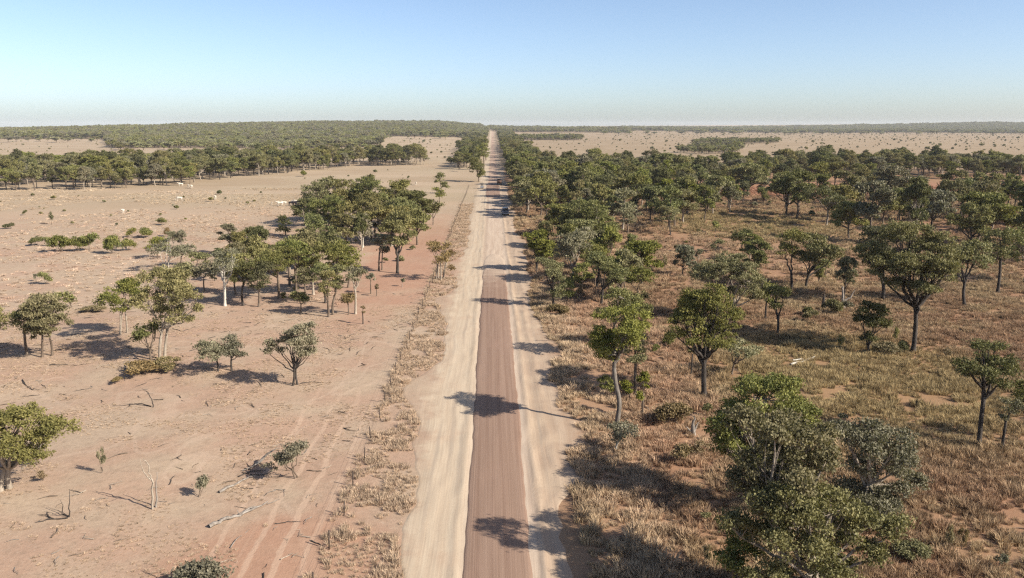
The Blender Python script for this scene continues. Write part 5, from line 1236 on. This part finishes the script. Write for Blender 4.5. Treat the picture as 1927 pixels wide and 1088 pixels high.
def wheels(root, r, w, pos, mat):
    T = wheel_mesh(r, w); Rm = rim_mesh(r, w, mat)
    for p in pos:
        o = mesh_obj('wheel', T, root); o.location = p
        mesh_obj('rim', Rm, o)

def four_wheel_drive(x, y, rz):
    """faces -y"""
    t = empty('four_wheel_drive', (x, y, gz(x, y) + 0.09), rz)
    tag(t, 'dark four wheel drive with a white roof driving on the pale road', 'car')
    b = MB(); b.prism([(-2.35, 0.45), (-2.38, 0.85), (-2.2, 1.1), (-1.05, 1.2), (2.3, 1.2), (2.4, 1.0), (2.38, 0.45)], -0.93, 0.93)
    mesh_obj('body', bevel(b.mesh('body', [NAVY]), 0.05, 2), t)
    b = MB(); b.prism([(-1.05, 1.2), (-0.35, 1.82), (2.1, 1.82), (2.32, 1.2)], -0.86, 0.86)
    cab = mesh_obj('cabin', bevel(b.mesh('cabin', [NAVY]), 0.04, 2), t)
    b = MB(); b.box((0, 0.9, 1.87), (1.68, 2.6, 0.1)); mesh_obj('roof', bevel(b.mesh('roof', [WHITE]), 0.04, 2), t)
    b = MB(); b.box((0, -0.735, 1.52), (1.5, 0.03, 0.78), (0.94, 1), -0.845); mesh_obj('windscreen', b.mesh('windscreen', [GLASS]), t)
    b = MB(); b.box((0, 2.235, 1.5), (1.4, 0.03, 0.5), (0.92, 1), 0.34); mesh_obj('rear_window', b.mesh('rear_window', [GLASS]), t)
    for s in (-1, 1):
        for y0, y1 in ((-0.45, 0.45), (0.53, 1.3), (1.38, 2.0)):
            b = MB(); b.box((s * 0.865, (y0 + y1) / 2, 1.52), (0.02, y1 - y0, 0.42)); mesh_obj('side_window', b.mesh('side_window', [GLASS]), t)
        b = MB(); b.box((s * 0.7, -2.31, 0.94), (0.32, 0.12, 0.17)); mesh_obj('headlight', bevel(b.mesh('headlight', [LAMP]), 0.03), t)
        b = MB(); b.box((s * 0.78, 2.37, 0.95), (0.16, 0.06, 0.3)); mesh_obj('tail_light', b.mesh('tail_light', [plain_mat('red_lens', (0.3, 0.02, 0.02), 0.2)]), t)
        b = MB(); b.box((s * 1.03, -0.7, 1.3), (0.2, 0.1, 0.17)); mesh_obj('mirror', bevel(b.mesh('mirror', [BLACK]), 0.02), t)
    b = MB()
    for k in range(5): b.box((0, -2.36, 0.86 + 0.045 * k), (0.95, 0.04, 0.025))
    mesh_obj('grille', b.mesh('grille', [CHROME]), t)
    b = MB(); b.box((0, -2.42, 0.56), (1.86, 0.2, 0.24)); b.tube([(-0.55, -2.5, 0.6), (-0.55, -2.52, 1.05), (0.55, -2.52, 1.05), (0.55, -2.5, 0.6)], 0.035)
    mesh_obj('bull_bar', bevel(b.mesh('bull_bar', [CHROME]), 0.015), t)
    b = MB(); b.tube([(0.3, -2.45, 1.0), (0.3, -2.47, 1.9), (0.3, -2.47, 2.4)], 0.012, 4); mesh_obj('aerial', b.mesh('aerial', [BLACK]), t)
    wheels(t, 0.4, 0.27, [(s * 0.8, yy, 0.4) for s in (-1, 1) for yy in (-1.45, 1.4)], CHROME)
four_wheel_drive(*CAR)

def road_roller(x, y):
    t = empty('road_roller', (x, y, gz(x, y) + 0.07))
    tag(t, 'small pale road roller with a dark canopy on the far left verge', 'roller')
    b = MB(); b.tube([(-0.62, -1.2, 0.55), (0.62, -1.2, 0.55)], 0.55, 24); b.tube([(-0.62, -1.2, 0.55), (-0.6, -1.2, 0.55)], [0.55, 0.05], 24); b.tube([(0.6, -1.2, 0.55), (0.62, -1.2, 0.55)], [0.05, 0.55], 24)
    mesh_obj('drum', b.mesh('drum', [CHROME]), t)
    b = MB(); b.prism([(-0.5, 0.45), (-0.5, 0.95), (0.2, 1.05), (1.5, 1.0), (1.65, 0.5)], -0.6, 0.6); mesh_obj('body', bevel(b.mesh('body', [YELL]), 0.04), t)
    b = MB()
    for s in (-1, 1): b.box((s * 0.68, -0.75, 0.58), (0.1, 1.2, 0.2))
    mesh_obj('drum_frame', b.mesh('drum_frame', [YELL]), t)
    b = MB(); b.box((0, 0.25, 1.15), (0.5, 0.45, 0.12)); b.box((0, 0.5, 1.4), (0.5, 0.1, 0.45)); mesh_obj('seat', bevel(b.mesh('seat', [BLACK]), 0.03), t)
    b = MB()
    for s in (-1, 1):
        for yy in (-0.4, 0.9): b.tube([(s * 0.55, yy, 0.98), (s * 0.55, yy, 2.1)], 0.03, 6)
    mesh_obj('canopy_frame', b.mesh('canopy_frame', [BLACK]), t)
    b = MB(); b.box((0, 0.25, 2.14), (1.35, 1.7, 0.09)); mesh_obj('canopy', bevel(b.mesh('canopy', [BLACK]), 0.03), t)
    wheels(t, 0.5, 0.3, [(s * 0.52, 1.15, 0.5) for s in (-1, 1)], CHROME)
road_roller(*ROLLER)

def tip_truck(x, y):
    t = empty('tip_truck', (x, y, gz(x, y) + 0.2))
    tag(t, 'dark brown tip truck at the far end of the short gravel patch', 'truck')
    b = MB(); b.box((0, 0.6, 0.72), (0.8, 5.2, 0.22)); mesh_obj('chassis', b.mesh('chassis', [BLACK]), t)
    b = MB(); b.box((0, -0.5, 1.55), (1.55, 3.4, 1.2), (1.32, 1.08)); mesh_obj('tipper_body', bevel(b.mesh('tipper_body', [BROWNP]), 0.04), t)
    b = MB(); b.box((0, -2.26, 1.55), (1.5, 0.08, 1.1), (1.3, 1)); mesh_obj('tailgate', b.mesh('tailgate', [BROWNP]), t)
    b = MB(); b.box((0, 2.35, 1.55), (1.95, 1.5, 1.6), (0.92, 0.85)); mesh_obj('cab', bevel(b.mesh('cab', [BROWNP]), 0.06, 2), t)
    for s in (-1, 1):
        b = MB(); b.box((s * 0.955, 2.35, 1.85), (0.03, 0.8, 0.55)); mesh_obj('side_window', b.mesh('side_window', [GLASS]), t)
    b = MB(); b.box((0, 3.06, 1.9), (1.6, 0.05, 0.6)); mesh_obj('windscreen', b.mesh('windscreen', [GLASS]), t)
    wheels(t, 0.48, 0.36, [(s * 0.8, yy, 0.48) for s in (-1, 1) for yy in (-1.6, -0.5, 2.3)], CHROME)
tip_truck(*TRUCK)

gp = empty('guide_post', (GUIDE[0], GUIDE[1], 0.05)); tag(gp, 'white guide post beside the short dark gravel patch', 'post')
b = MB(); b.box((0, 0, 0.5), (0.14, 0.04, 1.3)); mesh_obj('post', bevel(b.mesh('post', [WHITE]), 0.01), gp)
b = MB(); b.box((0, -0.024, 0.98), (0.07, 0.008, 0.14)); mesh_obj('reflector', b.mesh('reflector', [plain_mat('red_reflector', (0.4, 0.03, 0.02), 0.3)]), gp)

# ------------------------------------------------------------------ cattle
def cow_mesh(graze, seed):
    bm = bmesh.new(); sk = bm.verts.layers.skin.verify()
    def v(p, r): q = bm.verts.new(p); q[sk].radius = r if isinstance(r, tuple) else (r, r); return q
    def chain(a, lst):
        for p, r in lst:
            b = v(p, r); bm.edges.new((a, b)); a = b
        return a
    pel = v((0, 0.72, 1.12), (0.27, 0.27))
    bel = chain(pel, [((0, 0.3, 1.05), (0.33, 0.33)), ((0, -0.2, 1.03), (0.34, 0.36))])
    sho = chain(bel, [((0, -0.62, 1.1), (0.27, 0.36))])
    chain(sho, [((0, -0.62, 1.5), (0.1, 0.14))])                                      # hump
    if graze: chain(sho, [((0, -0.95, 0.95), 0.19), ((0, -1.2, 0.6), 0.15), ((0, -1.36, 0.36), 0.14), ((0, -1.5, 0.12), 0.085)])
    else: chain(sho, [((0, -0.98, 1.28), 0.2), ((0, -1.22, 1.46), 0.15), ((0, -1.45, 1.42), 0.14), ((0, -1.68, 1.27), 0.085)])
    hz = (-1.3, 0.5) if graze else (-1.34, 1.5)
    for s in (-1, 1):
        chain(pel, [((s * 0.17, 0.74, 0.84), 0.15), ((s * 0.18, 0.66, 0.6), 0.09), ((s * 0.18, 0.84, 0.44), 0.06), ((s * 0.18, 0.8, 0.12), 0.05), ((s * 0.18, 0.76, 0.03), 0.06)])
        chain(sho, [((s * 0.17, -0.6, 0.75), 0.12), ((s * 0.17, -0.62, 0.45), 0.07), ((s * 0.17, -0.6, 0.12), 0.05), ((s * 0.17, -0.63, 0.03), 0.06)])
    chain(pel, [((0, 0.98, 1.2), 0.05), ((0, 1.08, 0.95), 0.03), ((0, 1.09, 0.5), 0.045)])
    for q in bm.verts: q[sk].use_root = False
    pel[sk].use_root = True
    me = bpy.data.meshes.new('cow'); bm.to_mesh(me); bm.free()
    o = bpy.data.objects.new('tmp', me); COL.objects.link(o)
    o.modifiers.new('s', 'SKIN'); m = o.modifiers.new('u', 'SUBSURF'); m.levels = 1; m.render_levels = 1
    dg = bpy.context.evaluated_depsgraph_get()
    out = bpy.data.meshes.new_from_object(o.evaluated_get(dg))
    bpy.data.objects.remove(o)
    out.name = 'cow'; out.materials.clear(); out.materials.append(None)
    out.polygons.foreach_set('use_smooth', np.ones(len(out.polygons), dtype=bool))
    h = bmesh.new()
    eb = MB(); hb = MB()
    for s in (-1, 1):
        eb.box((s * 0.24, hz[0], hz[1] + 0.03), (0.24, 0.05, 0.11))
        hb.tube([(s * 0.09, hz[0], hz[1] + 0.1), (s * 0.18, hz[0], hz[1] + 0.22), (s * 0.2, hz[0] - 0.02, hz[1] + 0.34)], [0.03, 0.022, 0.008], 5)
    h.free()
    return out, eb.mesh('ear'), hb.mesh('horn')
COWM = [cow_mesh(False, 1), cow_mesh(True, 2)]
HIDE = {'white': plain_mat('cream_hide', (0.74, 0.66, 0.55), 0.8, 0.15, 0, 0.12, 2), 'dark': plain_mat('dark_hide', (0.045, 0.035, 0.04), 0.6, 0.3, 0, 0.3, 2)}
HORN = plain_mat('horn', (0.3, 0.26, 0.2), 0.5)
for (label, x, y, rz, gr, hide, sc, group) in CATTLE:
    o = empty('cow', (x, y, gz(x, y)), rz); o.scale = (sc,) * 3
    tag(o, label, 'cow', group)
    b_, e_, h_ = COWM[gr]
    mesh_obj('body', b_, o, HIDE[hide]); mesh_obj('ears', e_, o, HIDE[hide]); mesh_obj('horns', h_, o, HORN)

# ------------------------------------------------------------------ grass
def tuft(seed, n, r, h, spread, w=0.03):
    rng = np.random.default_rng(seed)
    a = rng.uniform(0, 6.28, n); rr = r * np.sqrt(rng.random(n)); b0 = np.c_[rr * np.cos(a), rr * np.sin(a), np.zeros(n) - 0.03]
    out = np.c_[np.cos(a), np.sin(a), np.zeros(n)] + rng.normal(0, 0.5, (n, 3)) * np.array([1, 1, 0])
    hh = h * rng.uniform(0.5, 1.1, n)
    tip = b0 + out * (spread * hh)[:, None]; tip[:, 2] = hh
    mid = b0 * 0.5 + tip * 0.5 - out * (spread * hh * 0.18)[:, None]; mid[:, 2] = hh * 0.62
    c = rng.uniform(0, 6.28, n); sd = np.c_[np.cos(c), np.sin(c), np.zeros(n)] * w
    V = np.stack([b0 - sd, b0 + sd, mid + sd * 0.8, tip, mid - sd * 0.8], 1).reshape(-1, 3)
    i = np.arange(n)[:, None] * 5
    F = np.concatenate([i + np.array([[0, 1, 2, 4]]), i + np.array([[4, 2, 3, 3]])], 1).reshape(-1, 4)
    Fq = i + np.array([[0, 1, 2, 4]]); 
    V2 = np.concatenate([V, (V.reshape(n, 5, 3)[:, 3] + sd * 0.15)]); j = np.arange(n)[:, None] + 5 * n
    Ft = np.concatenate([i + 4, i + 2, j, i + 3], 1)
    t = rng.random(n)
    return V2, np.concatenate([Fq, Ft]), np.r_[t, t]
DRY = grass_mat('dry_grass', 1.3)
DRYL = grass_mat('straw_grass', 1.0, col=(0.62, 0.465, 0.325))
TUS = []; TUL = []
for i in range(4):
    V, F, tt = tuft(20 + i, 100, 0.34, 0.46, 0.40, 0.017); TUS.append(bpy.data.objects.new('tussock_source', mesh_np('tussock', V, F, [DRY], fattr={'tint': tt})))
    V, F, tt = tuft(40 + i, 60, 0.26, 0.42, 0.45, 0.014); TUL.append(bpy.data.objects.new('straw_source', mesh_np('straw', V, F, [DRYL], fattr={'tint': tt})))
def grass(name, label, pts, s0, objs, seed, zs=1.0):
    rng = np.random.default_rng(seed); n = len(pts)
    s = s0 * rng.uniform(0.75, 1.2, n) * (0.4 + 1.15 * vnoise(pts[:, 0] / 1.5, pts[:, 1] / 1.5, seed + 70))
    z = terrain(pts[:, 0], pts[:, 1])
    stuff(name, label, np.c_[pts, z], rng.integers(0, 4, n), np.c_[rng.normal(0, 0.12, (n, 2)), rng.uniform(0, 6.28, n)], np.c_[s, s, s * zs * rng.uniform(0.7, 1.2, n)], objs)
def offroad(p, m=0.0):
    le, re = road_edges(p[:, 1]); return p[(p[:, 0] < le - m) | (p[:, 0] > re + m)]
def patchy(p, sc, lo, seed):
    v = 0.6 * vnoise(p[:, 0] / sc, p[:, 1] / sc, seed) + 0.4 * vnoise(p[:, 0] / (sc * 0.3), p[:, 1] / (sc * 0.3), seed + 1)
    return p[v > lo]
g1 = patchy(offroad(scatter([(5.5, 32), (60, 32), (95, 125), (5.5, 125)], 0.58, 401, 0.5), -0.3), 3.5, 0.27, 51)
grass('dry_grass', 'rust and straw coloured tussock grass on the right side', g1, 1.0, TUS, 1)
g2 = patchy(offroad(scatter([(5.5, 125), (95, 125), (230, 330), (5.5, 330)], 1.25, 402, 0.5)), 6, 0.32, 53)
grass('dry_grass', 'thin dry grass under the trees of the right woodland', g2, 1.25, TUS, 2)
g3 = patchy(offroad(scatter([(FENCE_X - 0.6, 40), (-5.0, 40), (-5.0, 260), (FENCE_X - 0.6, 260)], 0.42, 403, 0.5), 0.1), 2.2, 0.40, 55)
grass('roadside_grass', 'pale straw grass strip between the fence and the road', g3, 0.72, TUL, 3, 0.95)
g4 = patchy(scatter([(-75, 34), (FENCE_X - 0.6, 34), (FENCE_X - 0.6, 110), (-75, 110)], 0.42, 404, 0.5), 6, 0.47, 57)
grass('paddock_grass', 'sparse short grass remains on the near left paddock', g4, 0.36, TUL, 4, 0.5)
g5 = patchy(scatter([(-75, 110), (FENCE_X - 12, 110), (-60, 330), (-260, 330), (-160, 110)], 1.7, 405, 0.5), 18, 0.42, 59)
grass('paddock_grass', 'low tufted grass over the open plain beyond the left trees', g5, 0.9, TUS, 5, 0.55)

# sticks and bark litter on the bare soil
ST = []
for i in range(5):
    q = np.random.default_rng(60 + i); L = q.uniform(0.35, 1.1)
    segs = [[(-L / 2, 0, 0.03), (0, q.normal(0, 0.08), 0.05), (L / 2, q.normal(0, 0.1), 0.03)]]
    if i % 2: segs.append([(0, 0, 0.04), (L * 0.3, L * 0.25, 0.06)])
    ST.append(bpy.data.objects.new('stick_source', dead_geo(640 + i, segs, 0.022 + 0.006 * (i % 3), 0.3, 4).mesh('stick', [BARK[('grey', 'dark', 'brown', 'pale', 'dark')[i]]])))
def litter(name, label, pts, seed):
    rng = np.random.default_rng(seed); n = len(pts); s = rng.uniform(0.6, 1.8, n)
    stuff(name, label, np.c_[pts, terrain(pts[:, 0], pts[:, 1])], rng.integers(0, 5, n), np.c_[np.zeros((n, 2)), rng.uniform(0, 6.28, n)], np.c_[s, s, s], ST)
litter('twigs', 'fallen sticks scattered over the bare left paddock', patchy(scatter([(-75, 34), (FENCE_X - 0.6, 34), (FENCE_X - 0.6, 120), (-75, 120)], 2.0, 410, 0.5), 9, 0.5, 61), 6)
litter('twigs', 'fallen sticks scattered in the dry grass on the right', patchy(offroad(scatter([(7, 34), (60, 34), (90, 130), (7, 130)], 2.6, 411, 0.5)), 9, 0.5, 63), 7)

# ------------------------------------------------------------------ haze
if HAZE_DENSITY:
    x0, x1, y0, y1, z0, z1 = -9000, 9000, -300, 11000, -4, 78
    b = MB(); b.box(((x0 + x1) / 2, (y0 + y1) / 2, (z0 + z1) / 2), (x1 - x0, y1 - y0, z1 - z0))
    m, t, out = material('haze_air')
    v = t.n('ShaderNodeVolumePrincipled')
    v.inputs['Color'].default_value = (0.96, 0.975, 1.0, 1); v.inputs['Density'].default_value = HAZE_DENSITY
    t.L.new(v.outputs[0], out.inputs['Volume'])
    hz_ = mesh_obj('haze', b.mesh('haze', [m])); tag(hz_, 'thin pale haze in the far air', kind='stuff')
